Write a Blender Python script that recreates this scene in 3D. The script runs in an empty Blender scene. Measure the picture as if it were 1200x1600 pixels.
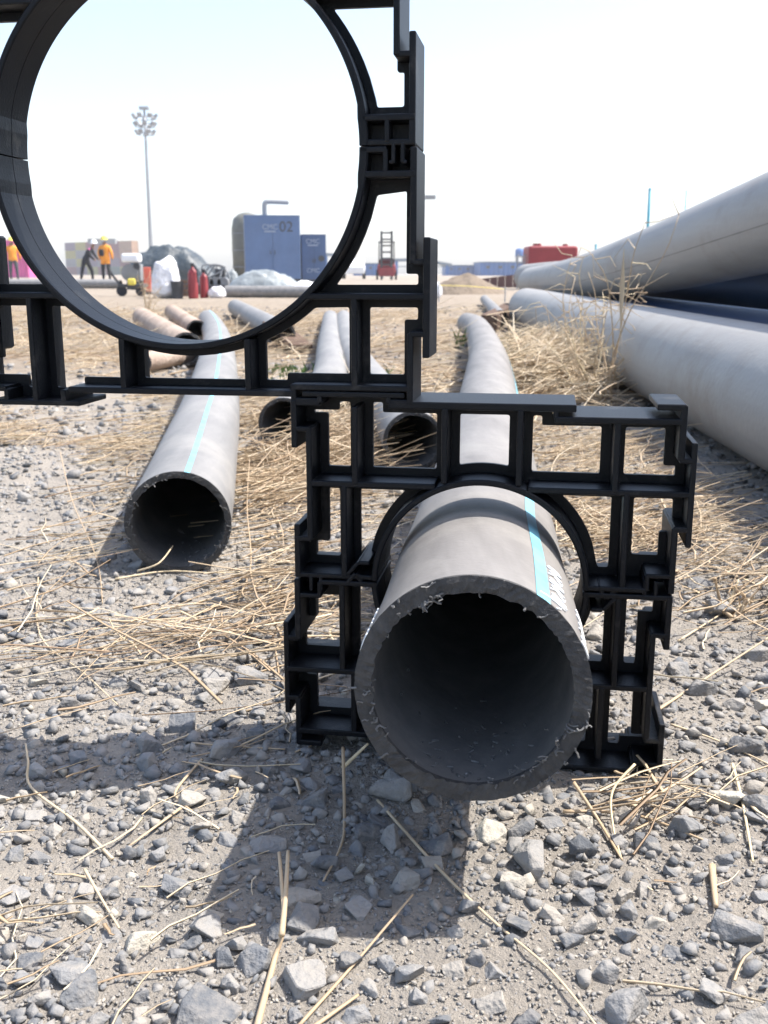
import bpy, bmesh, math, random
import numpy as np
from mathutils import Vector, Matrix, noise
from mathutils.geometry import delaunay_2d_cdt
random.seed(7); rng = np.random.default_rng(7)
R = math.radians
S = bpy.context.scene
COL = S.collection

# ------------------------------------------------------------------ camera, sky, sun, exposure
CAM_H = 0.34; F = 1600.0; PITCH = math.atan(372 / F)
cam_d = bpy.data.cameras.new('camera'); cam = bpy.data.objects.new('camera', cam_d); COL.objects.link(cam)
cam.location = (0, 0, CAM_H); cam.rotation_euler = (math.pi / 2 - PITCH, 0, 0)
cam_d.sensor_fit = 'VERTICAL'; cam_d.sensor_height = 24; cam_d.lens = 24
cam_d.clip_start = 0.02; cam_d.clip_end = 5000
cam_d.dof.use_dof = True; cam_d.dof.focus_distance = 0.66; cam_d.dof.aperture_fstop = 15
S.camera = cam
S.render.resolution_x = 768; S.render.resolution_y = 1024
SUN = Vector((0.60, 0.11, 1.0)).normalized()
w = bpy.data.worlds.new('World'); S.world = w; w.use_nodes = True
nt = w.node_tree; bg = nt.nodes['Background']
sky = nt.nodes.new('ShaderNodeTexSky'); sky.sky_type = 'NISHITA'; sky.sun_disc = False
sky.sun_elevation = math.asin(SUN.z); sky.sun_rotation = math.atan2(SUN.x, SUN.y)
sky.air_density = 1.0; sky.dust_density = 2.3; sky.ozone_density = 1.0; sky.altitude = 0
nt.links.new(sky.outputs[0], bg.inputs[0]); bg.inputs[1].default_value = 0.15
sl = bpy.data.lights.new('sun', 'SUN'); sl.energy = 4.0; sl.angle = R(0.55); sl.color = (1, 0.955, 0.90)
so = bpy.data.objects.new('sun', sl); COL.objects.link(so)
so.rotation_euler = (-SUN).to_track_quat('-Z', 'Y').to_euler(); so.location = (2, 1, 5)
S.view_settings.view_transform = 'Standard'; S.view_settings.look = 'None'
S.view_settings.gamma = 1; S.view_settings.use_curve_mapping = False
S.view_settings.exposure = 1.1

# ------------------------------------------------------------------ helpers
cP, sP = math.cos(PITCH), math.sin(PITCH)
def at(px, py, Y):
    """point of the place at forward distance Y seen at photo pixel (px, py)"""
    x = (px - 600) / F; y = -(py - 800) / F
    d = Vector((x, cP + y * sP, -sP + y * cP))
    return Vector((0, 0, CAM_H)) + d * (Y / d.y)
def gp(px, py, z=0.0):
    x = (px - 600) / F; y = -(py - 800) / F
    d = Vector((x, cP + y * sP, -sP + y * cP))
    return Vector((0, 0, CAM_H)) + d * ((z - CAM_H) / d.z)
def tag(o, label=None, cat=None, group=None, kind=None):
    if label: o['label'] = label
    if cat: o['category'] = cat
    if group: o['group'] = group
    if kind: o['kind'] = kind
    return o
def empty(name, loc=(0, 0, 0), rz=0.0):
    o = bpy.data.objects.new(name, None); COL.objects.link(o)
    o.location = loc; o.rotation_euler = (0, 0, rz); o.empty_display_size = 0.05
    return o
def link(name, me, mat=None, parent=None, smooth=False):
    o = bpy.data.objects.new(name, me); COL.objects.link(o)
    if mat is not None and not me.materials: me.materials.append(mat)
    if smooth: me.polygons.foreach_set('use_smooth', [True] * len(me.polygons))
    if parent is not None: o.parent = parent
    return o
class MB:
    def __init__(s): s.v = []; s.f = []
    def add(s, vs, fs):
        n = len(s.v); s.v += [tuple(p) for p in vs]; s.f += [tuple(i + n for i in f) for f in fs]; return s
    def box(s, c, d, M=None):
        vs = [Vector((c[0] + sx * d[0] / 2, c[1] + sy * d[1] / 2, c[2] + sz * d[2] / 2)) for sx in (-1, 1) for sy in (-1, 1) for sz in (-1, 1)]
        if M is not None: vs = [M @ p for p in vs]
        return s.add(vs, [(0, 1, 3, 2), (4, 6, 7, 5), (0, 4, 5, 1), (2, 3, 7, 6), (0, 2, 6, 4), (1, 5, 7, 3)])
    def tube(s, pts, rad, n=12, cap=True, flat=1.0):
        pts = [Vector(p) for p in pts]; k = len(pts)
        if not hasattr(rad, '__len__'): rad = [rad] * k
        vs = []; up = Vector((0, 0, 1)); prev = None
        for i, p in enumerate(pts):
            t = (pts[min(i + 1, k - 1)] - pts[max(i - 1, 0)]).normalized()
            if prev is None:
                u = t.cross(up) if abs(t.z) < 0.95 else t.cross(Vector((1, 0, 0)))
            else: u = prev - t * prev.dot(t)
            u.normalize(); prev = u; q = u.cross(t)
            for j in range(n):
                a = 2 * math.pi * j / n
                vs.append(p + (u * math.cos(a) + q * math.sin(a) * flat) * rad[i])
        fs = [(i * n + j, i * n + (j + 1) % n, (i + 1) * n + (j + 1) % n, (i + 1) * n + j) for i in range(k - 1) for j in range(n)]
        if cap: fs += [tuple(range(n))[::-1], tuple((k - 1) * n + j for j in range(n))]
        return s.add(vs, fs)
    def prism(s, poly, z0, z1, M=None):
        n = len(poly); vs = [Vector((x, y, z0)) for x, y in poly] + [Vector((x, y, z1)) for x, y in poly]
        if M is not None: vs = [M @ p for p in vs]
        return s.add(vs, [tuple(range(n))[::-1], tuple(range(n, 2 * n))] + [(i, (i + 1) % n, n + (i + 1) % n, n + i) for i in range(n)])
    def mesh(s, name, bevel=0, seg=2, fix=True):
        me = bpy.data.meshes.new(name); bm = bmesh.new()
        vv = [bm.verts.new(p) for p in s.v]
        for f in s.f:
            try: bm.faces.new([vv[i] for i in f])
            except ValueError: pass
        if fix: bmesh.ops.recalc_face_normals(bm, faces=bm.faces[:])
        if bevel:
            es = [e for e in bm.edges if len(e.link_faces) == 2 and e.calc_face_angle(0) > 0.5]
            bmesh.ops.bevel(bm, geom=es, offset=bevel, segments=seg, profile=0.5, affect='EDGES', clamp_overlap=True)
        bm.to_mesh(me); bm.free(); return me
    def build(s, name, mat, parent=None, bevel=0, seg=2, smooth=False):
        return link(name, s.mesh(name, bevel, seg), mat, parent, smooth)
def np_mesh(name, V, Fa, mat=None):
    """triangles/quads straight from numpy arrays"""
    me = bpy.data.meshes.new(name); n = Fa.shape[1]
    me.vertices.add(len(V)); me.vertices.foreach_set('co', V.astype(np.float32).ravel())
    me.loops.add(Fa.size); me.loops.foreach_set('vertex_index', Fa.astype(np.int32).ravel())
    me.polygons.add(len(Fa)); me.polygons.foreach_set('loop_start', np.arange(0, Fa.size, n, dtype=np.int32))
    me.update(calc_edges=True); me.validate()
    if mat: me.materials.append(mat)
    return me

# ------------------------------------------------------------------ materials
def mat(name, col=(.5, .5, .5), rough=.6, spec=.5, metal=0, var=0.0, vscale=8, bump=0, bscale=60, col2=None, coat=0, detail=4, stretch=None, dust=None):
    m = bpy.data.materials.new(name); m.use_nodes = True; t = m.node_tree
    b = t.nodes['Principled BSDF']; b.inputs['Roughness'].default_value = rough
    b.inputs['Metallic'].default_value = metal; b.inputs['Specular IOR Level'].default_value = spec
    b.inputs['Base Color'].default_value = (*col, 1)
    tc = t.nodes.new('ShaderNodeTexCoord')
    vec = tc.outputs['Object']
    if stretch:
        mp = t.nodes.new('ShaderNodeMapping'); mp.inputs['Scale'].default_value = stretch; t.links.new(vec, mp.inputs['Vector']); vec = mp.outputs[0]
    if var or col2:
        n = t.nodes.new('ShaderNodeTexNoise'); n.inputs['Scale'].default_value = vscale; n.inputs['Detail'].default_value = detail + 2
        n.inputs['Roughness'].default_value = .65
        t.links.new(vec, n.inputs['Vector'])
        r = t.nodes.new('ShaderNodeValToRGB'); r.color_ramp.elements[0].position = .32; r.color_ramp.elements[1].position = .68
        c2 = col2 if col2 else tuple(min(1, c * (1 + var)) for c in col)
        c1 = col if col2 else tuple(c * (1 - var) for c in col)
        r.color_ramp.elements[0].color = (*c1, 1); r.color_ramp.elements[1].color = (*c2, 1)
        t.links.new(n.outputs[0], r.inputs[0]); t.links.new(r.outputs[0], b.inputs['Base Color'])
        if dust:
            n3 = t.nodes.new('ShaderNodeTexNoise'); n3.inputs['Scale'].default_value = dust[1]; n3.inputs['Detail'].default_value = 8; n3.inputs['Roughness'].default_value = .7; t.links.new(tc.outputs['Object'], n3.inputs['Vector'])
            r3 = t.nodes.new('ShaderNodeValToRGB'); r3.color_ramp.elements[0].position = dust[2]; r3.color_ramp.elements[1].position = dust[2] + .16; r3.color_ramp.elements[1].color = (dust[3],) * 3 + (1,); t.links.new(n3.outputs[0], r3.inputs[0])
            mx = t.nodes.new('ShaderNodeMix'); mx.data_type = 'RGBA'; mx.inputs['B'].default_value = (*dust[0], 1); t.links.new(r3.outputs[0], mx.inputs['Factor']); t.links.new(r.outputs[0], mx.inputs['A']); t.links.new(mx.outputs['Result'], b.inputs['Base Color'])
    if bump:
        n2 = t.nodes.new('ShaderNodeTexNoise'); n2.inputs['Scale'].default_value = bscale; n2.inputs['Detail'].default_value = 5
        t.links.new(tc.outputs['Object'], n2.inputs['Vector'])
        bp = t.nodes.new('ShaderNodeBump'); bp.inputs['Strength'].default_value = bump; bp.inputs['Distance'].default_value = 1.0 / bscale
        t.links.new(n2.outputs[0], bp.inputs['Height']); t.links.new(bp.outputs[0], b.inputs['Normal'])
    return m
M = {}
M['plastic'] = mat('black_plastic', (.0025, .0035, .006), .44, .20, col2=(.008, .009, .011), vscale=16, bump=.2, bscale=700, dust=((.09, .085, .077), 26, .57, .5))
M['pipe'] = mat('dusty_pipe', (.165, .155, .146), .6, .4, col2=(.25, .236, .222), vscale=26, bump=.10, bscale=300, stretch=(1, .14, 1), dust=((.30, .285, .26), 9, .50, .55))
M['pipe_pale'] = mat('pale_dusty_pipe', (.17, .167, .163), .58, .4, col2=(.25, .242, .232), vscale=22, bump=.10, bscale=260, stretch=(1, .14, 1), dust=((.31, .295, .27), 7, .50, .5))
M['pipe_in'] = mat('pipe_bore', (.10, .10, .10), .6, .4, col2=(.19, .185, .175), vscale=18, bump=.1, bscale=200)
M['pipe_cut'] = mat('sawn_plastic', (.038, .038, .039), .75, .3, col2=(.078, .076, .073), vscale=90, bump=.6, bscale=600)
M['big_pipe'] = mat('big_grey_pipe', (.27, .262, .25), .55, .4, col2=(.325, .315, .298), vscale=16, bump=.1, bscale=90, stretch=(1, .06, 1), dust=((.21, .185, .155), 4, .50, .6))
M['navy_pipe'] = mat('navy_pipe', (.016, .038, .09), .38, .5, col2=(.026, .055, .12), vscale=5)
M['cyan'] = mat('cyan_stripe', (.15, .45, .57), .5, .5, col2=(.22, .51, .62), vscale=30)
M['scuff'] = mat('pipe_scratch', (.10, .095, .09), .7, col2=(.24, .235, .225), vscale=7)
M['chalk'] = mat('white_paint_marker', (.82, .84, .84), .7)
M['swarf'] = mat('plastic_shavings', (.07, .07, .07), .6, col2=(.18, .177, .17), vscale=300)
M['tan_pipe'] = mat('muddy_pipe', (.27, .20, .155), .85, .3, col2=(.43, .345, .28), vscale=6, bump=.4, bscale=40)
M['wood'] = mat('weathered_board', (.085, .055, .04), .85, .2, col2=(.17, .115, .085), vscale=30, bump=.4, bscale=80)
M['green'] = mat('weed_green', (.07, .13, .03), .6, .3, col2=(.14, .22, .06), vscale=80)

def tint_mat(name, ramp, rough, use_attr, bump=.5, bscale=180, dust=None, spec=.35, nscale=60):
    m = bpy.data.materials.new(name); m.use_nodes = True; t = m.node_tree; b = t.nodes['Principled BSDF']
    b.inputs['Roughness'].default_value = rough; b.inputs['Specular IOR Level'].default_value = spec
    if use_attr:
        a = t.nodes.new('ShaderNodeAttribute'); a.attribute_name = 'tint'; src = a.outputs['Fac']
    else:
        a = t.nodes.new('ShaderNodeObjectInfo'); src = a.outputs['Random']
    r = t.nodes.new('ShaderNodeValToRGB'); e = r.color_ramp.elements
    e[0].position, e[0].color = ramp[0][0], (*ramp[0][1], 1); e[1].position, e[1].color = ramp[-1][0], (*ramp[-1][1], 1)
    for p, c in ramp[1:-1]:
        q = e.new(p); q.color = (*c, 1)
    t.links.new(src, r.inputs[0])
    g = t.nodes.new('ShaderNodeNewGeometry'); n = t.nodes.new('ShaderNodeTexNoise'); n.inputs['Scale'].default_value = nscale; n.inputs['Detail'].default_value = 6
    n.inputs['Roughness'].default_value = .7
    t.links.new(g.outputs['Position'], n.inputs['Vector'])
    cr = t.nodes.new('ShaderNodeValToRGB'); cr.color_ramp.elements[0].position = .42; cr.color_ramp.elements[1].position = .66
    t.links.new(n.outputs[0], cr.inputs[0])
    mx = t.nodes.new('ShaderNodeMix'); mx.data_type = 'RGBA'; mx.inputs['B'].default_value = (*(dust or (.4, .36, .31)), 1)
    mul = t.nodes.new('ShaderNodeMath'); mul.operation = 'MULTIPLY'; mul.inputs[1].default_value = .75 if dust else 0.0
    t.links.new(cr.outputs[0], mul.inputs[0]); t.links.new(mul.outputs[0], mx.inputs['Factor'])
    t.links.new(r.outputs[0], mx.inputs['A']); t.links.new(mx.outputs['Result'], b.inputs['Base Color'])
    if bump:
        n2 = t.nodes.new('ShaderNodeTexNoise'); n2.inputs['Scale'].default_value = bscale; n2.inputs['Detail'].default_value = 6
        t.links.new(g.outputs['Position'], n2.inputs['Vector'])
        bp = t.nodes.new('ShaderNodeBump'); bp.inputs['Strength'].default_value = bump; bp.inputs['Distance'].default_value = .6 / bscale
        t.links.new(n2.outputs[0], bp.inputs['Height']); t.links.new(bp.outputs[0], b.inputs['Normal'])
    return m
STONE = [(0, (.10, .107, .117)), (.25, (.15, .157, .166)), (.5, (.215, .217, .219)), (.72, (.275, .267, .255)), (.9, (.345, .315, .272)), (1, (.54, .50, .41))]
M['stone'] = tint_mat('crushed_stone', STONE, .88, False, 1.0, 240, (.32, .293, .257))
M['gravel'] = tint_mat('gravel_mix', STONE, .9, True, .7, 300, (.32, .293, .257))
STRAW = [(0, (.26, .175, .11)), (.35, (.44, .325, .205)), (.7, (.59, .47, .315)), (1, (.70, .60, .44))]
M['straw'] = tint_mat('dry_straw', STRAW, .6, True, 0, spec=.4)
M['stalk'] = tint_mat('dry_stalk', STRAW[1:3] + [(1, (.72, .60, .38))], .55, False, .2, 500, spec=.4)

# ground: dusty grey soil near the spacers, straw litter and brown soil further away
m = bpy.data.materials.new('dusty_soil'); m.use_nodes = True; t = m.node_tree; b = t.nodes['Principled BSDF']
b.inputs['Roughness'].default_value = .95; b.inputs['Specular IOR Level'].default_value = .15
g = t.nodes.new('ShaderNodeNewGeometry')
def nz(scale, detail=6, rough=.65, vec=None):
    n = t.nodes.new('ShaderNodeTexNoise'); n.inputs['Scale'].default_value = scale; n.inputs['Detail'].default_value = detail; n.inputs['Roughness'].default_value = rough
    t.links.new(vec or g.outputs['Position'], n.inputs['Vector']); return n.outputs[0]
def ramp(src, els):
    r = t.nodes.new('ShaderNodeValToRGB'); e = r.color_ramp.elements
    e[0].position, e[0].color = els[0][0], (*els[0][1], 1); e[1].position, e[1].color = els[-1][0], (*els[-1][1], 1)
    for p, c in els[1:-1]:
        q = e.new(p); q.color = (*c, 1)
    t.links.new(src, r.inputs[0]); return r.outputs[0]
def mix(fac, a, b_):
    x = t.nodes.new('ShaderNodeMix'); x.data_type = 'RGBA'
    t.links.new(fac, x.inputs['Factor']); t.links.new(a, x.inputs['A']); t.links.new(b_, x.inputs['B']); return x.outputs['Result']
dustc = ramp(nz(14), [(.3, (.27, .247, .216)), (.5, (.345, .312, .27)), (.7, (.395, .355, .303))])
fine = ramp(nz(420, 3), [(.35, (.17, .163, .153)), (.62, (.34, .315, .282))])
near = mix(ramp(nz(60), [(.45, (0, 0, 0)), (.75, (.6, .6, .6))]), dustc, fine)
strawc = ramp(nz(9, 8, .75), [(.3, (.16, .13, .10)), (.5, (.27, .222, .17)), (.72, (.38, .32, .245))])
sep = t.nodes.new('ShaderNodeSeparateXYZ'); t.links.new(g.outputs['Position'], sep.inputs[0])
mr = t.nodes.new('ShaderNodeMapRange'); mr.inputs['From Min'].default_value = 1.6; mr.inputs['From Max'].default_value = 4.5
t.links.new(sep.outputs['Y'], mr.inputs['Value'])
ad = t.nodes.new('ShaderNodeMath'); ad.operation = 'MULTIPLY_ADD'; t.links.new(nz(1.6, 4), ad.inputs[0]); ad.inputs[1].default_value = 1.4; 
sb = t.nodes.new('ShaderNodeMath'); sb.operation = 'SUBTRACT'; t.links.new(mr.outputs[0], sb.inputs[0]); sb.inputs[1].default_value = .70
t.links.new(sb.outputs[0], ad.inputs[2]); ad.use_clamp = True
farc = ramp(nz(.35, 6), [(.35, (.25, .21, .165)), (.65, (.34, .295, .245))])
mr2 = t.nodes.new('ShaderNodeMapRange'); mr2.inputs['From Min'].default_value = 9; mr2.inputs['From Max'].default_value = 30
t.links.new(sep.outputs['Y'], mr2.inputs['Value'])
colr = mix(mr2.outputs[0], mix(ad.outputs[0], near, strawc), farc)
t.links.new(colr, b.inputs['Base Color'])
bp = t.nodes.new('ShaderNodeBump'); bp.inputs['Strength'].default_value = 1.0; bp.inputs['Distance'].default_value = .006
t.links.new(nz(230, 6), bp.inputs['Height']); t.links.new(bp.outputs[0], b.inputs['Normal'])
M['soil'] = m

# ------------------------------------------------------------------ ground
def gz(x, y):
    d = math.hypot(x, y)
    z = .006 * noise.noise((x * 3.1, y * 3.1, 1.3)) + .0035 * noise.noise((x * 11, y * 11, 4.7)) + .0024 * noise.noise((x * 37, y * 37, 9.1)) + .0012 * noise.noise((x * 83, y * 83, 2.1))
    k = max(0, min(1, (d - 1.2) / 4)); z += k * .02 * noise.noise((x * .9, y * .9, 7.7))
    if d > 60: z *= max(0, 1 - (d - 60) / 40)
    return z - .003
def spread(lo, hi, f0, f1, step, grow):
    a = list(np.arange(f0, f1, step)); s = step; x = a[-1]
    while x < hi: s *= grow; x += s; a.append(x)
    s = step; x = a[0]
    while x > lo: s *= grow; x -= s; a.insert(0, x)
    return np.array(a)
xs = spread(-900, 900, -.75, .85, .009, 1.09); ys = spread(-300, 2500, .34, 2.4, .009, 1.075)
GX, GY = np.meshgrid(xs, ys)
GZ = np.array([[gz(x, y) for x in xs] for y in ys])
nx, ny = len(xs), len(ys)
idx = np.arange(nx * ny).reshape(ny, nx)
Q = np.stack([idx[:-1, :-1], idx[:-1, 1:], idx[1:, 1:], idx[1:, :-1]], -1).reshape(-1, 4)
me = np_mesh('ground', np.stack([GX, GY, GZ], -1).reshape(-1, 3), Q, M['soil'])
ground = link('ground', me, None, None, True); tag(ground, 'dusty grey gravel ground with dry straw running to the far yard', None, kind='structure')

# ------------------------------------------------------------------ stones
def hull_verts(n, seed, flat=.7):
    r = np.random.default_rng(seed); bm = bmesh.new()
    for _ in range(n):
        v = r.normal(size=3); v /= np.linalg.norm(v); v = np.sign(v) * np.abs(v) ** .7
        v *= r.uniform(.7, 1.15); bm.verts.new((v[0] * .5, v[1] * .38, v[2] * .5 * flat * .8))
    res = bmesh.ops.convex_hull(bm, input=bm.verts[:])
    bmesh.ops.delete(bm, geom=[v for v in bm.verts if not v.link_faces], context='VERTS')
    bmesh.ops.recalc_face_normals(bm, faces=bm.faces[:])
    return bm
stone_meshes = []
for i in range(16):
    bm = hull_verts(11 + i % 5, 100 + i, .6 + .4 * (i % 4) / 3)
    bmesh.ops.dissolve_limit(bm, angle_limit=.22, verts=bm.verts[:], edges=bm.edges[:])
    bmesh.ops.bevel(bm, geom=bm.edges[:], offset=.022, segments=1, affect='EDGES', clamp_overlap=True)
    me = bpy.data.meshes.new('stone'); bm.to_mesh(me); bm.free(); me.materials.append(M['stone']); stone_meshes.append(me)
def hull_np(n, seed):
    bm = hull_verts(n, seed); bmesh.ops.triangulate(bm, faces=bm.faces[:]); bm.verts.index_update()
    V = np.array([v.co[:] for v in bm.verts]); T = np.array([[v.index for v in f.verts] for f in bm.faces]); bm.free(); return V, T
def scatter_mesh(name, P, size, nvar, npts, seed, tint, matl, parent=None, sink=.12):
    """many small stones joined into one mesh"""
    r = np.random.default_rng(seed); var = [hull_np(npts, seed * 50 + i) for i in range(nvar)]
    which = r.integers(0, nvar, len(P)); Vs, Ts, Tt = [], [], []; off = 0
    for k in range(nvar):
        I = np.where(which == k)[0]
        if not len(I): continue
        V, T = var[k]; n = len(I)
        a = r.uniform(0, 2 * np.pi, n); bx = r.normal(0, .35, n); by = r.normal(0, .35, n)
        ca, sa, cb, sb_, cc, sc_ = np.cos(a), np.sin(a), np.cos(bx), np.sin(bx), np.cos(by), np.sin(by)
        Rz = np.zeros((n, 3, 3)); Rz[:, 0, 0] = ca; Rz[:, 0, 1] = -sa; Rz[:, 1, 0] = sa; Rz[:, 1, 1] = ca; Rz[:, 2, 2] = 1
        Rx = np.zeros((n, 3, 3)); Rx[:, 0, 0] = 1; Rx[:, 1, 1] = cb; Rx[:, 1, 2] = -sb_; Rx[:, 2, 1] = sb_; Rx[:, 2, 2] = cb
        Ry = np.zeros((n, 3, 3)); Ry[:, 1, 1] = 1; Ry[:, 0, 0] = cc; Ry[:, 0, 2] = sc_; Ry[:, 2, 0] = -sc_; Ry[:, 2, 2] = cc
        A = Rz @ Rx @ Ry * size[I][:, None, None]
        W = np.einsum('nij,vj->nvi', A, V) + P[I][:, None, :]; W[:, :, 2] += (size[I] * r.uniform(-.12, sink + .12, n))[:, None]
        Vs.append(W.reshape(-1, 3)); Ts.append((T[None] + (np.arange(n) * len(V))[:, None, None]).reshape(-1, 3) + off)
        Tt.append(np.repeat(tint[I], len(V))); off += n * len(V)
    me = np_mesh(name, np.concatenate(Vs), np.concatenate(Ts), matl)
    at_ = me.attributes.new('tint', 'FLOAT', 'POINT'); at_.data.foreach_set('value', np.concatenate(Tt).astype(np.float32))
    return link(name, me, None, parent)
def gravel_density(x, y):
    n = .78 + .75 * noise.noise((x * 3.3 + 5, y * 3.3, 2.2)) + .5 * noise.noise((x * 8, y * 8, 3.3))
    k = max(0, min(1, (-.02 - x) / .08)) * max(0, min(1, (.61 - y) / .05)); n *= 1 - .45 * k
    k = math.exp(-((x - .02) / .05) ** 2 - ((y - .47) / .05) ** 2); n *= 1 - .6 * k
    return max(.04, min(1, n))
SPACER_FOOT = [(-.075, .60, .205, .80)]
def in_frame(x, y, pad=.05):
    return abs(x) < y * .40 + pad
# larger stones: hand-placed ones first (photo pixel of centre, width in pixels, tint), then random ones
BIG = [(320, 1560, 118, .6), (990, 1556, 100, .22), (822, 1575, 82, .35), (1175, 1580, 84, .3), (118, 1500, 86, .45), (222, 1448, 74, .42), (272, 1366, 70, .5), (325, 1432, 62, .72),
       (420, 1302, 76, .4), (476, 1508, 92, .4), (400, 1478, 74, .35), (735, 1395, 52, .3), (774, 1490, 44, 1.0), (905, 1352, 46, .72), (915, 1318, 62, .3), (572, 1280, 60, .38), (612, 1226, 76, .33),
       (1078, 1276, 74, .25), (1150, 1440, 88, .2), (1185, 1250, 60, .3), (1165, 1160, 62, .4), (1060, 1468, 58, .3), (1028, 1422, 48, .3), (1118, 1530, 58, .5), (356, 1202, 58, .55), (300, 1236, 56, .3),
       (286, 1120, 56, .35), (390, 1052, 58, .3), (186, 1110, 46, .55), (708, 1436, 48, .88), (640, 1500, 62, .4), (770, 1545, 60, .3), (60, 1545, 40, .4), (20, 1380, 60, .4), (560, 1400, 54, .4),
       (470, 1390, 66, .38), (1010, 1300, 56, .35), (860, 1270, 46, .7), (1130, 1330, 50, .4), (150, 1570, 52, .7), (560, 1560, 56, .6), (440, 1240, 46, .3), (505, 1330, 48, .3), (540, 1345, 40, .4),
       (230, 1180, 44, .2), (120, 1170, 40, .25), (60, 1190, 46, .2), (895, 1450, 46, .4), (950, 1500, 48, .5), (690, 1570, 50, .6), (1045, 1590, 50, .55), (800, 1365, 50, .3), (360, 1590, 44, .55), (1100, 1070, 60, .4),
       (1130, 950, 60, .25), (1095, 905, 48, .25), (1065, 1035, 50, .9), (1180, 1010, 50, .3), (1150, 1090, 46, .3), (110, 1090, 44, .3), (60, 1050, 40, .4), (215, 1060, 36, .4), (325, 1075, 40, .4), (360, 1110, 44, .35)]
cand = []
for px, py, wp, tn in BIG:
    p = gp(px, py, .006); fw = p.y * cP + (CAM_H - .006) * sP
    cand.append((p.x, p.y, wp * fw / F, tn, True))
tries = 0; grid = {}; CELL = .04
def put(x, y, s_): grid.setdefault((int(x // CELL), int(y // CELL)), []).append((x, y, s_))
def free(x, y, s_):
    i, j = int(x // CELL), int(y // CELL)
    return all((x - a) ** 2 + (y - b_) ** 2 >= (.34 * (s_ + c)) ** 2 for di in (-1, 0, 1) for dj in (-1, 0, 1) for a, b_, c in grid.get((i + di, j + dj), ()))
for c in cand: put(*c[:3])
while len(cand) < 6200 and tries < 120000:
    tries += 1
    y = .36 + 2.4 * random.random() ** 1.4; x = random.uniform(-.42 * y - .06, .42 * y + .06)
    if random.random() > gravel_density(x, y): continue
    s_ = min(.032, .0075 + random.expovariate(1 / .0058))
    if -.09 < x < .21 and .655 < y + .156 * (x - .063) < .745: s_ = min(s_, .010)
    if not free(x, y, s_): continue
    put(x, y, s_); cand.append((x, y, s_, random.betavariate(1.9, 2.0), False))
cand.sort(key=lambda c: (not c[4], -c[2] / c[1]))
rest = cand[300:]
for i, (x, y, s, tn, hand) in enumerate(cand[:300]):
    o = bpy.data.objects.new('stone', stone_meshes[i % 16]); COL.objects.link(o); o.parent = ground
    o.location = (x, y, gz(x, y) + s * random.uniform(-.02, .17)); o.scale = (s, s * random.uniform(.85, 1.15), s * random.uniform(.75, 1.1))
    o.rotation_euler = (random.gauss(0, .3), random.gauss(0, .3), random.uniform(-.6, .6) if hand else random.uniform(0, 6.28))
A = np.array([[x, y, gz(x, y)] for x, y, *_ in rest]); sz = np.array([c[2] for c in rest]); tn = np.array([c[3] for c in rest])
tag(scatter_mesh('gravel', A, sz, 14, 12, 3, tn, M['gravel'], ground), None, None, None, 'stuff')
def scatter_pts(n, y0, y1, powr, seed, dens=True):
    r = np.random.default_rng(seed); out = []
    while len(out) < n:
        y = y0 + (y1 - y0) * r.random() ** powr; x = r.uniform(-.42 * y - .05, .42 * y + .05)
        if dens and r.random() > .06 + .94 * gravel_density(x, y): continue
        out.append((x, y, gz(x, y)))
    return np.array(out)
P = scatter_pts(11000, .36, 2.2, 1.35, 21); s = .0035 + np.minimum(.010, np.random.default_rng(22).exponential(.0028, len(P)))
tag(scatter_mesh('small_gravel', P, s, 12, 10, 4, np.random.default_rng(23).beta(3.2, 2.2, len(P)), M['gravel'], ground), None, None, None, 'stuff')
P = scatter_pts(42000, .36, 1.7, 1.3, 31, False); s = np.random.default_rng(32).uniform(.0012, .0042, len(P))
tag(scatter_mesh('grit', P, s, 8, 7, 5, np.random.default_rng(33).beta(5, 1.8, len(P)) , M['gravel'], ground), None, None, None, 'stuff')
P = scatter_pts(4200, 2.2, 11, 1.3, 41); s = np.random.default_rng(42).uniform(.010, .036, len(P))
tag(scatter_mesh('far_gravel', P, s, 6, 12, 6, np.random.default_rng(43).beta(2, 2, len(P)), M['gravel'], ground), None, None, None, 'stuff')

# ------------------------------------------------------------------ spacers (black plastic pipe supports, two clipped halves each)
YAW = R(9.0)
SO = (gp(470, 1163, .004) + gp(1020, 1203, .004)) / 2     # foot of the lower spacer
SU = Vector((math.cos(YAW), -math.sin(YAW), 0))
DEPTH = 60.0
_j = [0]
def rib(name, parent, a0, b0, a1, b1, tk=4.0, w0=0.0, w1=None, rot=False, oz=0.0, ext=0.0):
    """one straight wall of a spacer, in millimetres in the frame plane, full depth"""
    _j[0] += 1; jt = .12 * (_j[0] % 7); w1 = DEPTH if w1 is None else w1
    if rot: a0, b0, a1, b1 = -a0, -b0, -a1, -b1
    d = Vector((a1 - a0, b1 - b0)); L = d.length + 2 * ext; d.normalize(); n = Vector((-d.y, d.x))
    c = Vector(((a0 + a1) / 2, (b0 + b1) / 2)); h = tk / 2 + .03 * (_j[0] % 5)
    poly = [c + d * (L / 2) + n * h, c - d * (L / 2) + n * h, c - d * (L / 2) - n * h, c + d * (L / 2) - n * h]
    mb = MB(); y0, y1 = w0 + jt, w1 - jt
    vs = [(p.x / 1000, y0 / 1000, (p.y + oz) / 1000) for p in poly] + [(p.x / 1000, y1 / 1000, (p.y + oz) / 1000) for p in poly]
    mb.add(vs, [(0, 1, 2, 3), (7, 6, 5, 4)] + [(i, i + 4, (i + 1) % 4 + 4, (i + 1) % 4) for i in range(4)])
    return mb.build(name, M['plastic'], parent, bevel=.0009, seg=2)
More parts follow.
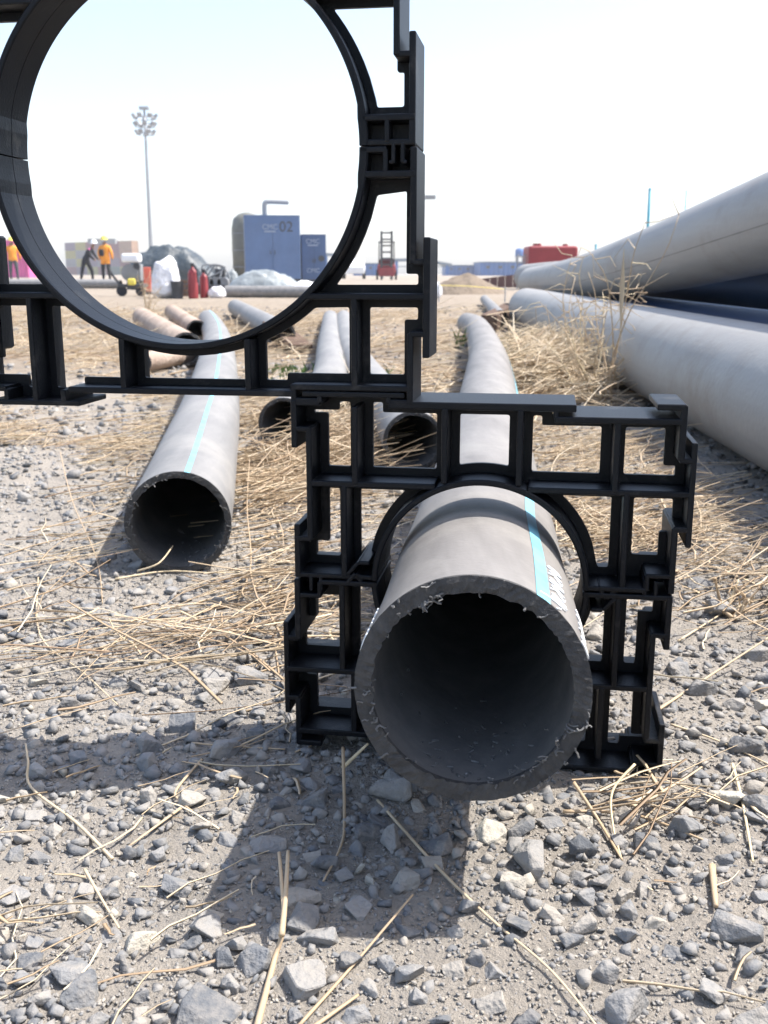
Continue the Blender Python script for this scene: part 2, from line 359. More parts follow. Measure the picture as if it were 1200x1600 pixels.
def fillet(poly, r=1.6, k=3):
    out = []; n = len(poly)
    for i in range(n):
        p0, p, p1 = Vector(poly[i - 1]), Vector(poly[i]), Vector(poly[(i + 1) % n])
        l0, l1 = (p0 - p).length, (p1 - p).length; rr = min(r, .45 * l0, .45 * l1)
        if rr < .3: out.append(p); continue
        a = p + (p0 - p).normalized() * rr; c = p + (p1 - p).normalized() * rr
        for j in range(k + 1):
            s_ = j / k; out.append(a * (1 - s_) ** 2 + p * 2 * s_ * (1 - s_) + c * s_ ** 2)
    return out
def inside(p, poly):
    c = False; n = len(poly); x, y = p
    for i in range(n):
        (x0, y0), (x1, y1) = poly[i - 1], poly[i]
        if (y0 > y) != (y1 > y) and x < (x1 - x0) * (y - y0) / (y1 - y0) + x0: c = not c
    return c
def plate(name, outline, holes, rot, oz, parent):
    """the web plate at mid depth, with window openings"""
    polys = [[tuple(p) for p in outline]] + [[tuple(p) for p in fillet(h)] for h in holes]
    vs, es = [], []
    for poly in polys:
        n0 = len(vs); vs += [Vector(p) for p in poly]; es += [(n0 + i, n0 + (i + 1) % len(poly)) for i in range(len(poly))]
    V2, _, T, *_r = delaunay_2d_cdt(vs, es, [], 0, 1e-4)
    keep = []
    for f in T:
        c = sum((V2[i] for i in f), Vector((0, 0))) / len(f)
        if inside(c, polys[0]) and not any(inside(c, h) for h in polys[1:]): keep.append(tuple(f))
    sg = -1 if rot else 1; bm = bmesh.new()
    vv = [bm.verts.new((sg * p.x / 1000, (DEPTH / 2 - 1.7) / 1000, (sg * p.y + oz) / 1000)) for p in V2]
    fs = [bm.faces.new([vv[i] for i in f]) for f in keep]
    bmesh.ops.delete(bm, geom=[v for v in bm.verts if not v.link_faces], context='VERTS')
    ex = bmesh.ops.extrude_face_region(bm, geom=bm.faces[:])
    bmesh.ops.translate(bm, verts=[v for v in ex['geom'] if isinstance(v, bmesh.types.BMVert)], vec=(0, .0034, 0))
    bmesh.ops.recalc_face_normals(bm, faces=bm.faces[:])
    me = bpy.data.meshes.new(name); bm.to_mesh(me); bm.free()
    return link(name, me, M['plastic'], parent)
def saddle(parent, r_in, tk, t0, t1, oz, pad=None, n=56, cx=0):
    """half ring round the pipe with a moulding seam at mid depth"""
    prof = [(0.9, 0), (DEPTH / 2 - .5, 0), (DEPTH / 2, .7), (DEPTH / 2 + .5, 0), (DEPTH - .9, 0), (DEPTH, .9), (DEPTH, tk - .9), (DEPTH - .9, tk), (.9, tk), (0, tk - .9), (0, .9)]
    vs = []; m_ = len(prof)
    for i in range(n + 1):
        th = t0 + (t1 - t0) * i / n; ri = r_in
        if pad:
            bb = abs(r_in * math.sin(th)); k = max(0, min(1, (pad[1] + 7 - bb) / 7)); ri = r_in - pad[0] * k
        for wq, rq in prof:
            r_ = ri + rq if rq < tk * .6 else r_in + rq
            vs.append(((r_ * math.cos(th) + cx) / 1000, wq / 1000, (r_ * math.sin(th) + oz) / 1000))
    fs = [(i * m_ + j, i * m_ + (j + 1) % m_, (i + 1) * m_ + (j + 1) % m_, (i + 1) * m_ + j) for i in range(n) for j in range(m_)]
    fs += [tuple(range(m_)), tuple(n * m_ + j for j in range(m_))[::-1]]
    mb = MB().add(vs, fs); o = mb.build('saddle_ring', M['plastic'], parent)
    return o
def arc(r, a0, a1, sgn=1, n=7):
    """points on circle r between abscissae a0 and a1"""
    return [(a0 + (a1 - a0) * i / n, sgn * math.sqrt(max(0, r * r - (a0 + (a1 - a0) * i / n) ** 2))) for i in range(n + 1)]

def small_half(root, rot, oz):
    outline = [(-126, 0.5), (-126, 28), (-117, 28), (-117, 107), (-126, 107), (-126, 123), (-111, 123), (-111, 129), (-62, 129), (-62, 123), (46, 123), (46, 116), (128, 116), (128, 92), (136, 92), (136, 44), (127, 44), (127, .5),
               (72, .5)] + [(72.5 * math.cos(x), max(.5, 72.5 * math.sin(x))) for x in np.linspace(.06, math.pi - .06, 30)] + [(-72, .5)]
    ar = lambda a0, a1: arc(81, a0, a1)
    holes = [[(-110, 76), (-94, 76), (-94, 122), (-102, 122), (-102, 116), (-120, 116), (-120, 114), (-110, 114)],
             [(-78, 76), (-33, 76), (-33, 115), (-71, 115), (-71, 122), (-78, 122)],
             ar(-17, 17) + [(17, 115), (-17, 115)],
             [(33, 76), (79, 76), (79, 108.5), (39, 108.5), (39, 115), (33, 115)],
             [(95, 76), (129, 76), (129, 83), (121, 83), (121, 108.5), (95, 108.5)],
             [(-120, 10), (-102, 10), (-102, 60), (-110, 60), (-110, 21), (-120, 21)],
             [(-87, 10)] + ar(-80.4, -54.4) + [(-87, 60)],
             [(88, 10), (88, 60)] + ar(54.4, 80.4),
             [(103, 20), (121, 20), (121, 37), (129, 37), (129, 60), (103, 60)]]
    half = plate('frame_half', outline, holes, rot, oz, root)
    g_ = lambda nm, *a, **k: rib(nm, half, *a, rot=rot, oz=oz, **k)
    # top side: T rail, cover bar, slot with two lips
    g_('rail_head', -122, 130, -52, 130, tk=3.6); g_('rail_neck', -110, 124, -110, 129, tk=3.4); g_('rail_neck', -63, 124, -63, 129, tk=3.4)
    g_('wall', -128, 124, -110, 124, tk=3.8); g_('wall', -63, 123.6, 61, 123.6, tk=5); g_('slot_wall', 48, 116.5, 48, 123, tk=3.6); g_('wall', 47, 116.2, 129, 116.2, tk=4.2)
    g_('slot_lip', 112, 125.6, 130.5, 125.6, tk=4); g_('wall', 129, 91, 129, 127, tk=4.2)
    # right side: rail
    g_('rail_neck', 128, 91, 138, 91, tk=3.8); g_('rail_head', 137, 33, 137, 103, tk=3.8); g_('rail_neck', 127, 45, 138, 45, tk=3.8); g_('wall', 128, .6, 128, 46, tk=4)
    # left side: slot
    g_('slot_lip', -128, 93, -128, 126, tk=4); g_('slot_wall', -129, 106, -117, 106, tk=3.6); g_('wall', -118, 28, -118, 107, tk=4); g_('slot_wall', -129, 29, -117, 29, tk=3.6); g_('slot_lip', -127.4, .6, -127.4, 39, tk=4)
    # inner ribs
    g_('rib', -118, 68.5, -31, 68.5); g_('rib', 31, 68.5, 137, 68.5)
    for a in (-86, -25, 25, 88): g_('rib', a, 68.5 if abs(a) > 50 else 71, a, 122 if a < 60 else 116)
    g_('rib', -94, 2, -94, 68); g_('rib', 96, 2, 96, 68)
    # joint
    g_('joint_bar', -127, 2.4, -70, 2.4, tk=3.4); g_('joint_bar', 70, 2.4, 112, 2.4, tk=3.4)
    g_('clip_wall', 112, 2, 112, 13, tk=3); g_('clip_wall', 111, 12.6, 127, 12.6, tk=3.2)
    for a in (-118, -111): g_('clip_prong', a, 2, a, -9, tk=2.6)
    g_('hook', 80, 4, 86, -5, tk=3); g_('hook', 86, -5, 92, 2, tk=3); g_('hook', -92, 4, -84, 13, tk=2.8); g_('hook', -84, 13, -76, 13, tk=2.8)
    saddle(half, 70.5, 4.2, .01 + (math.pi if rot else 0), math.pi - .01 + (math.pi if rot else 0), oz)
    return half
lower = empty('pipe_spacer', SO + SU * .002, -YAW)
tag(lower, 'smaller black plastic pipe spacer standing on gravel around the near pipe', 'pipe spacer', 'black pipe spacers')
small_half(lower, False, 127); small_half(lower, True, 127)

def large_half(root, rot, oz):
    """drawn as the lower half; the upper half is the same piece turned round"""
    RI = 125.5; cx = 2 if rot else -2; lx = 4 if rot else 0
    outline = [(cx + 127.5, -.5), (157, -.5), (157, -71), (165, -71), (165, -117), (156, -117), (156, -153), (74, -153), (74, -157), (-90, -157), (-90, -166), (-133, -166), (-133, -157), (lx - 158, -157), (lx - 158, -131), (lx - 150, -131), (lx - 150, -54), (lx - 159, -54), (lx - 159, -.5), (cx - 127.5, -.5)] \
        + [(cx + 127.5 * math.cos(x), min(-.5, 127.5 * math.sin(x))) for x in np.linspace(-math.pi + .03, -.03, 44)]
    ar = lambda a0, a1: [(a + cx, b_) for a, b_ in arc(135, a0 - cx, a1 - cx, -1)]
    holes = [[(125, -101), (158, -101), (158, -109), (149, -109), (149, -146), (125, -146)],
             ar(89 + cx, 52) + [(52, -151), (67, -151), (67, -146), (111, -146), (111, -101)],
             ar(37, -37) + [(-37, -151), (37, -151)],
             ar(-52, -89 + cx) + [(-104, -101), (-104, -159), (-83, -159), (-83, -151), (-52, -151)],
             [(-118, -101), (-144, -101), (-144, -138), (-150, -138), (-150, -150), (-126, -150), (-126, -159), (-118, -159)],
             None, None]
    holes[5] = [(150, -26), (150, -79), (158, -79), (158, -86)] + ar(104 + cx, 132 + cx)
    holes[6] = [(cx - 132.3, -26), (lx - 152, -26), (lx - 152, -47), (lx - 147.5, -47), (lx - 147.5, -86)] + ar(-104 + cx, -131.4 + cx)
    half = plate('frame_half', outline, holes, rot, oz, root)
    g_ = lambda nm, *a, **k: rib(nm, half, *a, rot=rot, oz=oz, **k)
    # bottom side: slot on the right, cover bar, T rail on the left
    g_('wall', 74, -153.5, 157, -153.5, tk=4); g_('slot_wall', 76, -163, 76, -153, tk=3.6); g_('slot_lip', 75, -162.4, 94, -162.4, tk=3.6); g_('slot_lip', 140, -162.4, 157, -162.4, tk=3.6)
    g_('wall', -86, -158, 76, -158, tk=4.2); g_('rail_neck', -90, -167, -90, -158, tk=3.6); g_('rail_head', -146, -167.6, -78, -167.6, tk=3.6); g_('rail_neck', -133, -167, -133, -158, tk=3.6); g_('wall', lx - 161, -158, -133, -158, tk=4)
    # right side: rail
    g_('wall', 157, -.6, 157, -73, tk=4.2); g_('rail_neck', 156, -71.5, 166, -71.5, tk=3.8); g_('rail_head', 166, -56, 166, -133, tk=4.4); g_('rail_neck', 155, -117.5, 166, -117.5, tk=3.8); g_('wall', 155.5, -117, 155.5, -164, tk=4.2)
    # left side: slot
    g_('slot_lip', lx - 160, -.6, lx - 160, -67, tk=4); g_('slot_wall', lx - 161, -54, lx - 149, -54, tk=3.6); g_('wall', lx - 150, -53, lx - 150, -132, tk=4); g_('slot_wall', lx - 161, -131, lx - 149, -131, tk=3.6); g_('slot_lip', lx - 160, -118, lx - 160, -160, tk=4)
    # inner ribs
    g_('rib', cx + 87, -93.5, 166, -93.5); g_('rib', lx - 150, -93.5, cx - 87, -93.5)
    g_('rib', 118, -93, 118, -153); g_('rib', -111, -93, -111, -167)
    for a in (-45, 44.5): g_('rib', a, -121.5, a, -158, tk=4.4)
    # joint box
    g_('joint_bar', cx + 124.5, -2.2, 140, -2.2, tk=3.6); g_('joint_bar', cx + 125.5, -17, 158, -17, tk=4); g_('clip_wall', 139, -2, 139, -17, tk=3.2); g_('joint_back', cx + 126.5, -9, 139, -9, tk=12, w0=15, w1=19)
    g_('joint_bar', -158, -2.2, cx - 124.5, -2.2, tk=3.6); g_('joint_bar', -158, -17, cx - 125.5, -17, tk=4); g_('clip_wall', -140, -2, -140, -17, tk=3.2)
    g_('joint_back', -157, -9, cx - 126.5, -9, tk=12, w0=15, w1=19)
    for a in (-150, -144): g_('clip_prong', a, -2, a, 10.5, tk=2.4)
    for a in (-150, -144): g_('clip_prong', a - 1.2 if a < -148 else a + 1.2, 8.4, a - 1.2 if a < -148 else a + 1.2, 11, tk=3.4)
    saddle(half, RI, 4.4, (0 if rot else math.pi) + .004, (0 if rot else math.pi) + math.pi - .004, oz, pad=(1.3, 18), n=96, cx=-2)
    return half
DEPTH = 46.0
upper = empty('pipe_spacer', SO + SU * -.202 + Vector((0, 0, .2455)), -YAW)
tag(upper, 'larger black plastic pipe spacer with an empty ring, perched on the smaller one', 'pipe spacer', 'black pipe spacers')
large_half(upper, False, 415 - 245.5); large_half(upper, True, 415 - 245.5)

# ------------------------------------------------------------------ pipes
def smooth_path(pts, n):
    pts = [Vector(p) for p in pts]; k = len(pts) - 1; out = []
    for i in range(n + 1):
        u = i / n * k; j = min(int(u), k - 1); s_ = u - j
        p0, p1, p2, p3 = pts[max(j - 1, 0)], pts[j], pts[j + 1], pts[min(j + 2, k)]
        out.append(.5 * ((2 * p1) + (p2 - p0) * s_ + (2 * p0 - 5 * p1 + 4 * p2 - p3) * s_ ** 2 + (3 * p1 - p0 - 3 * p2 + p3) * s_ ** 3))
    return out
def frames(path):
    fr = []
    for i, p in enumerate(path):
        t_ = (path[min(i + 1, len(path) - 1)] - path[max(i - 1, 0)]).normalized()
        u = Vector((t_.y, -t_.x, 0)).normalized(); fr.append((p, u, u.cross(t_), t_))
    return fr
PIPES = []
def pipe(name, pts, D, wall, matl, seg=64, n=40, label='', group=None, rough=.0008, cap_far=True, stripe=None, smat='cyan', sname='stripe', twist=0.0, swarf=0, inner=1.2, frame_name='pipe'):
    path = smooth_path(pts, n); fr = frames(path); ro, ri = D / 2, D / 2 - wall
    if path[0].y < 9 or path[-1].y < 9: PIPES.append((np.array([p[:2] for p in path]), ro))
    root = empty(name, (path[0].x, path[0].y, path[0].z - ro)); org = root.location.copy()
    r = random.Random(sum(map(ord, label)))
    def ring(f, rad, jit=0.0, back=0.0, rj=0.0):
        p, u, v, t_ = f
        return [p - org + (u * math.cos(2 * math.pi * j / seg) + v * math.sin(2 * math.pi * j / seg)) * (rad + r.uniform(-rj, rj)) + t_ * (back + r.uniform(-jit, jit)) for j in range(seg)]
    mb = MB()
    for i, f in enumerate(fr): mb.v += [tuple(x) for x in ring(f, ro)]
    k = len(fr)
    mb.f += [(i * seg + j, i * seg + (j + 1) % seg, (i + 1) * seg + (j + 1) % seg, (i + 1) * seg + j) for i in range(k - 1) for j in range(seg)]
    link('outer_wall', mb.mesh('outer_wall'), matl, root, True)
    # bore
    mb = MB(); L = max(2, int(n * .75))
    for f in fr[:L]: mb.v += [tuple(x) for x in ring(f, ri)]
    mb.f += [(i * seg + j, (i + 1) * seg + j, (i + 1) * seg + (j + 1) % seg, i * seg + (j + 1) % seg) for i in range(L - 1) for j in range(seg)]
    mb.f.append(tuple((L - 1) * seg + j for j in range(seg)))
    link('bore', mb.mesh('bore', fix=False), M['pipe_in'], root, True)
    # sawn end
    mb = MB(); f0 = fr[0]; rows = [ring(f0, ro + .0001, 0, .003), ring(f0, ro + .0004, rough * .6, -.0006, rough * .3), ring(f0, ro * .66 + ri * .34, rough, -.001), ring(f0, ro * .33 + ri * .67, rough, -.001), ring(f0, ri - .0006, rough * 1.3, -.0006, rough), ring(f0, ri - .0001, 0, .004)]
    for rw in rows: mb.v += [tuple(x) for x in rw]
    mb.f += [(i * seg + j, i * seg + (j + 1) % seg, (i + 1) * seg + (j + 1) % seg, (i + 1) * seg + j) for i in range(len(rows) - 1) for j in range(seg)]
    link('sawn_end', mb.mesh('sawn_end'), M['pipe_cut'], root)
    if cap_far:
        mb = MB(); mb.v += [tuple(x) for x in ring(fr[-1], ro)]; mb.v += [tuple(x) for x in ring(fr[-1], ri)]; mb.f += [(j, (j + 1) % seg, seg + (j + 1) % seg, seg + j) for j in range(seg)]
        mb.f.append(tuple(seg + j for j in range(seg))); link('far_end', mb.mesh('far_end'), M['pipe_cut'], root)
    if stripe:
        th0, th1 = stripe; mb = MB()
        for fi, f in enumerate(fr):
            p, u, v, t_ = f; tw = twist * min(1, max(0, f[0].y - fr[0][0].y - .25) / 1.6)
            for q in range(5):
                th = tw + th0 + (th1 - th0) * q / 4; mb.v.append(tuple(p - org + (u * math.sin(th) + v * math.cos(th)) * (ro + .0004)))
        mb.f += [(i * 5 + q, i * 5 + q + 1, (i + 1) * 5 + q + 1, (i + 1) * 5 + q) for i in range(k - 1) for q in range(4)]
        link(sname, mb.mesh(sname), M[smat], root, True)
    if swarf:
        mb = MB(); p, u, v, t_ = f0
        for i in range(swarf):
            th = r.choice([r.uniform(-3.14, 3.14), r.gauss(-.65, .3), r.gauss(3.2, .35), r.gauss(2.1, .15)]); rad = r.choice([ri, ri, ro]) + r.uniform(-.001, .0005)
            c = p - org + (u * math.cos(th) + v * math.sin(th)) * rad - t_ * r.uniform(0, .002)
            pts_ = [c]; d = Vector((r.gauss(0, 1), r.gauss(-.6, .6), r.gauss(-.3, 1))).normalized()
            for q in range(4):
                d = (d + Vector((r.gauss(0, .7), r.gauss(0, .5), r.gauss(0, .7)))).normalized(); pts_.append(pts_[-1] + d * r.uniform(.0006, .0022))
            mb.tube(pts_, r.uniform(.0003, .0007), 4, True)
        for i in range(swarf):
            th = r.gauss(-1.5, .45); p_, u_, v_, t2 = f0; c = p_ - org + (u_ * math.cos(th) + v_ * math.sin(th)) * (ri - .0006) + t2 * abs(r.gauss(.01, .05)); q = Vector((r.gauss(0, 1), r.gauss(0, 1), r.gauss(0, .2))) * .0009
            mb.tube([c - q, c + q], r.uniform(.0003, .0009), 5, True)
        tag(mb.build('shavings', M['swarf'], root), kind='stuff')
    tag(root, label, 'pipe', group); return root, fr, org, ro
GRP = 'plastic pipes lying across the yard'
D1 = .124
near, fr, org, ro = pipe('pipe', [(.0462, .503, .1268), (.058, .60, .1235), (.070, .72, .1195), (.085, .85, .115), (.116, 1.15, .102), (.158, 1.55, .093), (.215, 2.1, .086), (.285, 2.8, .080), (.34, 3.4, .075), (.43, 4.6, .070), (.485, 5.5, .064), (.49, 6.1, .056)], D1, .0082, M['pipe'], 160, 90,
     'nearest sawn grey plastic pipe held up by the smaller black spacer', GRP, .0006, stripe=(R(31), R(39)), twist=R(34), swarf=75)
# paint marker writing on the near pipe
def on_pipe(fr, org, ro, y, th, lift=.0005):
    k = min(range(len(fr)), key=lambda i: abs(fr[i][0].y - y)); k = max(1, min(len(fr) - 2, k))
    p, u, v, t_ = fr[k]; p = p + t_ * ((y - p.y) / t_.y)
    return p - org + (u * math.sin(th) + v * math.cos(th)) * (ro + lift)
def writing(root, fr, org, ro, strokes, rad=.0007):
    for st in strokes:
        pts_ = []
        for (y0, a0), (y1, a1) in zip(st[:-1], st[1:]):
            for q in range(5): pts_.append(on_pipe(fr, org, ro, y0 + (y1 - y0) * q / 4, R(a0 + (a1 - a0) * q / 4)))
        mb = MB().tube(pts_, rad, 6, True); mb.build('paint_mark', M['chalk'], root, smooth=True)
def glyphs(y, th, dth, n, seed, sx=.010):
    r = random.Random(seed); out = []
    for i in range(n):
        y0 = y + i * sx
        kind = i % 4
        if kind == 0: out.append([(y0, th), (y0 + .004, th + dth), (y0 + .008, th + dth * .8), (y0 + .004, th + dth * .1), (y0, th)])
        elif kind == 1: out.append([(y0, th + dth * .05), (y0 + .001, th + dth)])
        elif kind == 2: out.append([(y0, th), (y0 + .007, th + dth * .4), (y0, th + dth * .9), (y0 + .006, th + dth)])
        else: out.append([(y0 + .002, th + dth), (y0 + .001, th + dth * .1), (y0 + .007, th + dth * .5), (y0 + .001, th + dth * .55)])
    return out
writing(near, fr, org, ro, glyphs(.520, 40, 11, 9, 3, .008) + [[(.513, 33), (.519, 50)], [(.5055, 43), (.512, 46)]] + glyphs(.508, 64, 10, 6, 5, .012) + glyphs(.512, -66, -11, 6, 9, .010), .0006)

leftp, *_ = pipe('pipe', [(-.239, 1.155, .058), (-.262, 1.35, .060), (-.30, 1.65, .062), (-.345, 2.0, .062), (-.43, 2.6, .062), (-.58, 3.6, .062), (-.76, 4.7, .062), (-.98, 5.9, .06), (-1.10, 6.5, .06)], .122, .0068, M['pipe_pale'], 128, 70,
     'pale grey pipe with light blue stripe, open end on gravel at left', GRP, .0005, stripe=(R(9), R(15)), swarf=70)
pipe('pipe', [(-.198, 2.02, .050), (-.172, 2.25, .051), (-.148, 2.6, .051), (-.165, 3.2, .051), (-.22, 4.2, .051), (-.30, 5.8, .051), (-.36, 7.0, .05)], .104, .006, M['pipe_pale'], 72, 50,
     'thin pale pipe whose open end shows left of the small spacer', GRP, .0008, swarf=30)
pipe('pipe', [(.052, 1.80, .050), (.028, 2.1, .050), (-.022, 2.6, .050), (-.080, 3.3, .050), (-.145, 4.3, .050), (-.225, 5.9, .049), (-.27, 7.0, .048)], .108, .0065, M['pipe_pale'], 72, 50,
     'thin pale pipe whose dark open end shows through the small spacer window', GRP, .0008, swarf=30)
# large pipes on the right
def big(y, x0=.62): return x0 + .0525 * y
BG = 'large pipes stacked on the right'
pipe('large_pipe', [(big(7.1) - .02, 7.1, .122), (big(5.8) - .005, 5.8, .122), (big(4), 4.0, .122), (big(2), 2.0, .122), (big(.6), .6, .122), (big(-1), -1.0, .122)], .248, .015, M['big_pipe'], 96, 40,
     'large grey pipe on the ground at right, shaded by the one above', BG, .0004)
pipe('large_pipe', [(1.27, 9.0, .272), (1.235, 8.1, .282), (1.16, 6.7, .302), (1.09, 5.4, .332), (1.03, 4.0, .392), (1.0, 2.66, .473), (.985, 1.4, .555), (.975, .2, .63), (.97, -1.0, .70)], .248, .015, M['big_pipe'], 96, 60,
     'large grey pipe rising to the right edge on top of the stack', BG, .0004, stripe=(R(106), R(107.2)), smat='scuff', sname='scratch_line')
pipe('large_pipe', [(1.43, 10.6, .31), (1.60, 9.6, .33), (1.86, 8.4, .34), (2.2, 7.0, .34)], .248, .015, M['big_pipe'], 64, 24,
     'large grey pipe end just behind the top pipe beside the red tank', BG, .0004)
pipe('large_pipe', [(big(5.6, .885), 5.6, .122), (big(3.5, .88), 3.5, .122), (big(1.5, .88), 1.5, .122), (big(-1, .88), -1.0, .122)], .248, .015, M['navy_pipe'], 64, 20,
     'dark navy pipe in shadow on the ground behind the lower grey pipe', BG, .0004)
pipe('large_pipe', [(big(6.4, 1.13), 6.4, .336), (big(3.0, 1.12), 3.0, .336), (big(1.5, 1.12), 1.5, .336), (big(-1, 1.12), -1.0, .336)], .248, .015, M['navy_pipe'], 64, 20,
     'dark navy pipe in the second layer beneath the top grey pipe', BG, .0004)
pipe('large_pipe', [(big(9.0, 1.25), 9.0, .122), (big(3.5, 1.25), 3.5, .122), (big(-1, 1.25), -1.0, .122)], .248, .015, M['navy_pipe'], 48, 16,
     'dark navy pipe on the ground farthest right in the stack', BG, .0004)
# short offcuts further back
def short(px0, py0, px1, py1, D, matl, label, z=None, name='pipe_offcut', bendz=0.0):
    a = gp(px0, py0, D / 2); c = gp(px1, py1, D / 2); mid = (a + c) / 2 + Vector((0, 0, bendz))
    return pipe(name, [a, mid, c], D, D * .07, matl, 40, 14, label, 'pipe offcuts in the straw', .002)
short(292, 545, 222, 496, .125, M['tan_pipe'], 'mud caked tan pipe offcut left of the striped pipe, lying slantwise')
short(308, 517, 268, 487, .11, M['tan_pipe'], 'short muddy pipe stub between the slanted tan offcut and striped pipe')
short(222, 566, 300, 552, .07, M['tan_pipe'], 'flattened muddy pipe piece seen through the bottom frame window')
short(440, 523, 368, 480, .13, M['pipe_pale'], 'grey pipe offcut lying slantwise behind the lower rim of the large ring')
short(782, 496, 757, 468, .10, M['pipe_pale'], 'small pale pipe offcut at the far end of the large pipes')
def board(px0, py0, px1, py1, wd, th, label, z0=.03, z1=.02):
    a = gp(px0, py0, z0); c = gp(px1, py1, z1); d = c - a; o = empty('board', (a.x, a.y, 0))
    mid = (a + c) / 2 - o.location; rot = d.to_track_quat('X', 'Z').to_matrix().to_4x4(); rot.translation = mid
    ob = MB().box((0, 0, 0), (d.length, wd, th), rot).mesh('board', .003); bpy.data.objects.remove(o)
    ob.transform(Matrix.Translation(-Vector((0, 0, 0)))); q = link('board', ob, M['wood']); q.location = (a.x, a.y, 0); return tag(q, label, 'board', 'broken boards')
board(425, 505, 472, 542, .10, .022, 'dark weathered board end leaning out under the grey offcut', .10, .02)
board(395, 525, 455, 530, .14, .02, 'dark brown board lying flat beneath the grey pipe offcut', .02, .02)
board(212, 572, 262, 552, .05, .018, 'brown wood strip in front of the flattened muddy pipe', .02, .03)
board(764, 504, 796, 482, .10, .09, 'brown wood block wedged beside the small pale offcut', .05, .05)

# ------------------------------------------------------------------ straw
def straw_mesh(name, P, L, rad, ang, lift, curve, tint, sag=.5, nseg=4):
    """bent three-sided stalks: P centre, L length, ang heading, lift end height"""
    n = len(P); k = nseg + 1; u = np.linspace(-.5, .5, k)
    d = np.stack([np.cos(ang), np.sin(ang), np.zeros(n)], -1); q = np.stack([-np.sin(ang), np.cos(ang), np.zeros(n)], -1)
    C = P[:, None, :] + d[:, None, :] * (u[None, :, None] * L[:, None, None]) + q[:, None, :] * ((u ** 2 - .08)[None, :, None] * (curve * L)[:, None, None])
    C[:, :, 2] += lift[:, None] * (u + .5)[None, :] * L[:, None] - (sag * L * .25)[:, None] * ((u) ** 2)[None, :] * lift[:, None]
    r = np.random.default_rng(len(P)); kink = r.normal(0, .022, (n, k, 3)) * L[:, None, None]; kink[:, :, 2] *= .3; C += kink
    V = np.zeros((n, k, 3, 3)); flat = np.where(r.random(n) < .55, r.uniform(.15, .4, n), 1.0); rad = rad * np.where(flat < .9, r.uniform(1.3, 2.4, n), 1.0)
    rr = rad[:, None] * np.linspace(1, .55, k)[None, :]
    for j in range(3):
        a = 2 * math.pi * j / 3
        V[:, :, j, :] = C + q[:, None, :] * (np.cos(a) * rr)[:, :, None]; V[:, :, j, 2] += np.sin(a) * rr * flat[:, None]
    base = np.arange(n)[:, None, None, None] * (k * 3)
    I = np.arange(k - 1)[None, :, None]; J = np.arange(3)[None, None, :]
    quad = np.stack([I * 3 + J, I * 3 + (J + 1) % 3, (I + 1) * 3 + (J + 1) % 3, (I + 1) * 3 + J], -1)
    Fq = (quad + base.reshape(n, 1, 1, 1)).reshape(-1, 4)
    me = np_mesh(name, V.reshape(-1, 3), Fq, M['straw'])
    at_ = me.attributes.new('tint', 'FLOAT', 'POINT'); at_.data.foreach_set('value', np.repeat(tint, k * 3).astype(np.float32))
    o = link(name, me, None, None, True); return o
def straw_field(name, label, n, region, seed, Lr=(.05, .22), rr=(.0006, .0014), pile=.01, lift=.10, tb=(2, 2), heading=.35):
    r = np.random.default_rng(seed); P = []
    while len(P) < n:
        x, y = region(r)
        if abs(x + .245) < .09 and .98 < y < 1.3: continue
        if y < 9 and any(((pp[:, 0] - x) ** 2 + (pp[:, 1] - y) ** 2).min() < (rp + .035) ** 2 for pp, rp in PIPES): continue
        if abs(x - .05) < .07 and y < .75: continue
        P.append((x, y, gz(x, y) + .003 + abs(r.normal(0, pile))))
    P = np.array(P); L = r.uniform(*Lr, n) * np.where(r.random(n) < .35, .35, 1.0); ang = np.where(r.random(n) < .6, r.normal(heading, .45, n), r.uniform(0, 2 * np.pi, n))
    o = straw_mesh(name, P, L, r.uniform(*rr, n), ang, np.abs(r.normal(0, lift, n)), r.normal(0, .22, n), r.beta(*tb, n))
    return tag(o, label, 'straw', None, 'stuff')
def blob(px, py, sx, sy):
    p = gp(px, py)
    return lambda r: (r.normal(p.x, sx), r.normal(p.y, sy))
def patchy(y0, y1, th, fr_=2.2, pw=1.2, off=0):
    def f(r):
        while True:
            y = y0 + (y1 - y0) * r.random() ** pw; x = r.uniform(-.42 * y - .05, .42 * y + .05)
            if noise.noise((x * fr_ + off, y * fr_, 5.5)) + .35 * noise.noise((x * 7, y * 7, 8.8)) + r.uniform(-.25, .25) > th: return x, y
    return f
straw_field('straw_litter', 'scattered thin straw over the near gravel', 75, patchy(.42, 1.2, .15), 51, (.015, .08), (.0004, .001), .004, .10)
straw_field('straw_litter', 'patchy straw litter over the gravel between the pipes', 1400, patchy(1.15, 3.0, .18, 1.8), 52, (.04, .2), (.0006, .0014), .008)
straw_field('straw_litter', 'thick straw cover across the yard behind the pipes', 5200, patchy(2.4, 9.5, -.12, .8, 1.3), 53, (.08, .32), (.0011, .003), .018, .16)
straw_field('straw_heap', 'heap of tan straw beside the striped pipe at left', 1000, blob(415, 710, .09, .34), 54, (.06, .25), (.0007, .0015), .014)
straw_field('straw_heap', 'trail of straw on gravel left of the small spacer', 280, blob(375, 930, .10, .12), 55, (.05, .22), (.0006, .0013), .010)
straw_field('straw_heap', 'straw heap behind the small spacer window', 900, blob(575, 690, .10, .16), 56, (.06, .22), (.0007, .0014), .022, .25)
straw_field('straw_heap', 'golden straw heap against the lower large pipe', 2600, blob(862, 588, .10, .36), 57, (.08, .3), (.0011, .0024), .045, .22, (3.2, 1.5))
straw_field('straw_heap', 'straw scattered over shaded gravel right of the small spacer', 420, blob(1010, 780, .14, .30), 58, (.05, .2), (.0006, .0013), .008)
straw_field('straw_heap', 'straw wisps at the right edge of the gravel', 160, blob(1150, 900, .06, .14), 59, (.05, .16), (.0006, .0013), .012, .2)
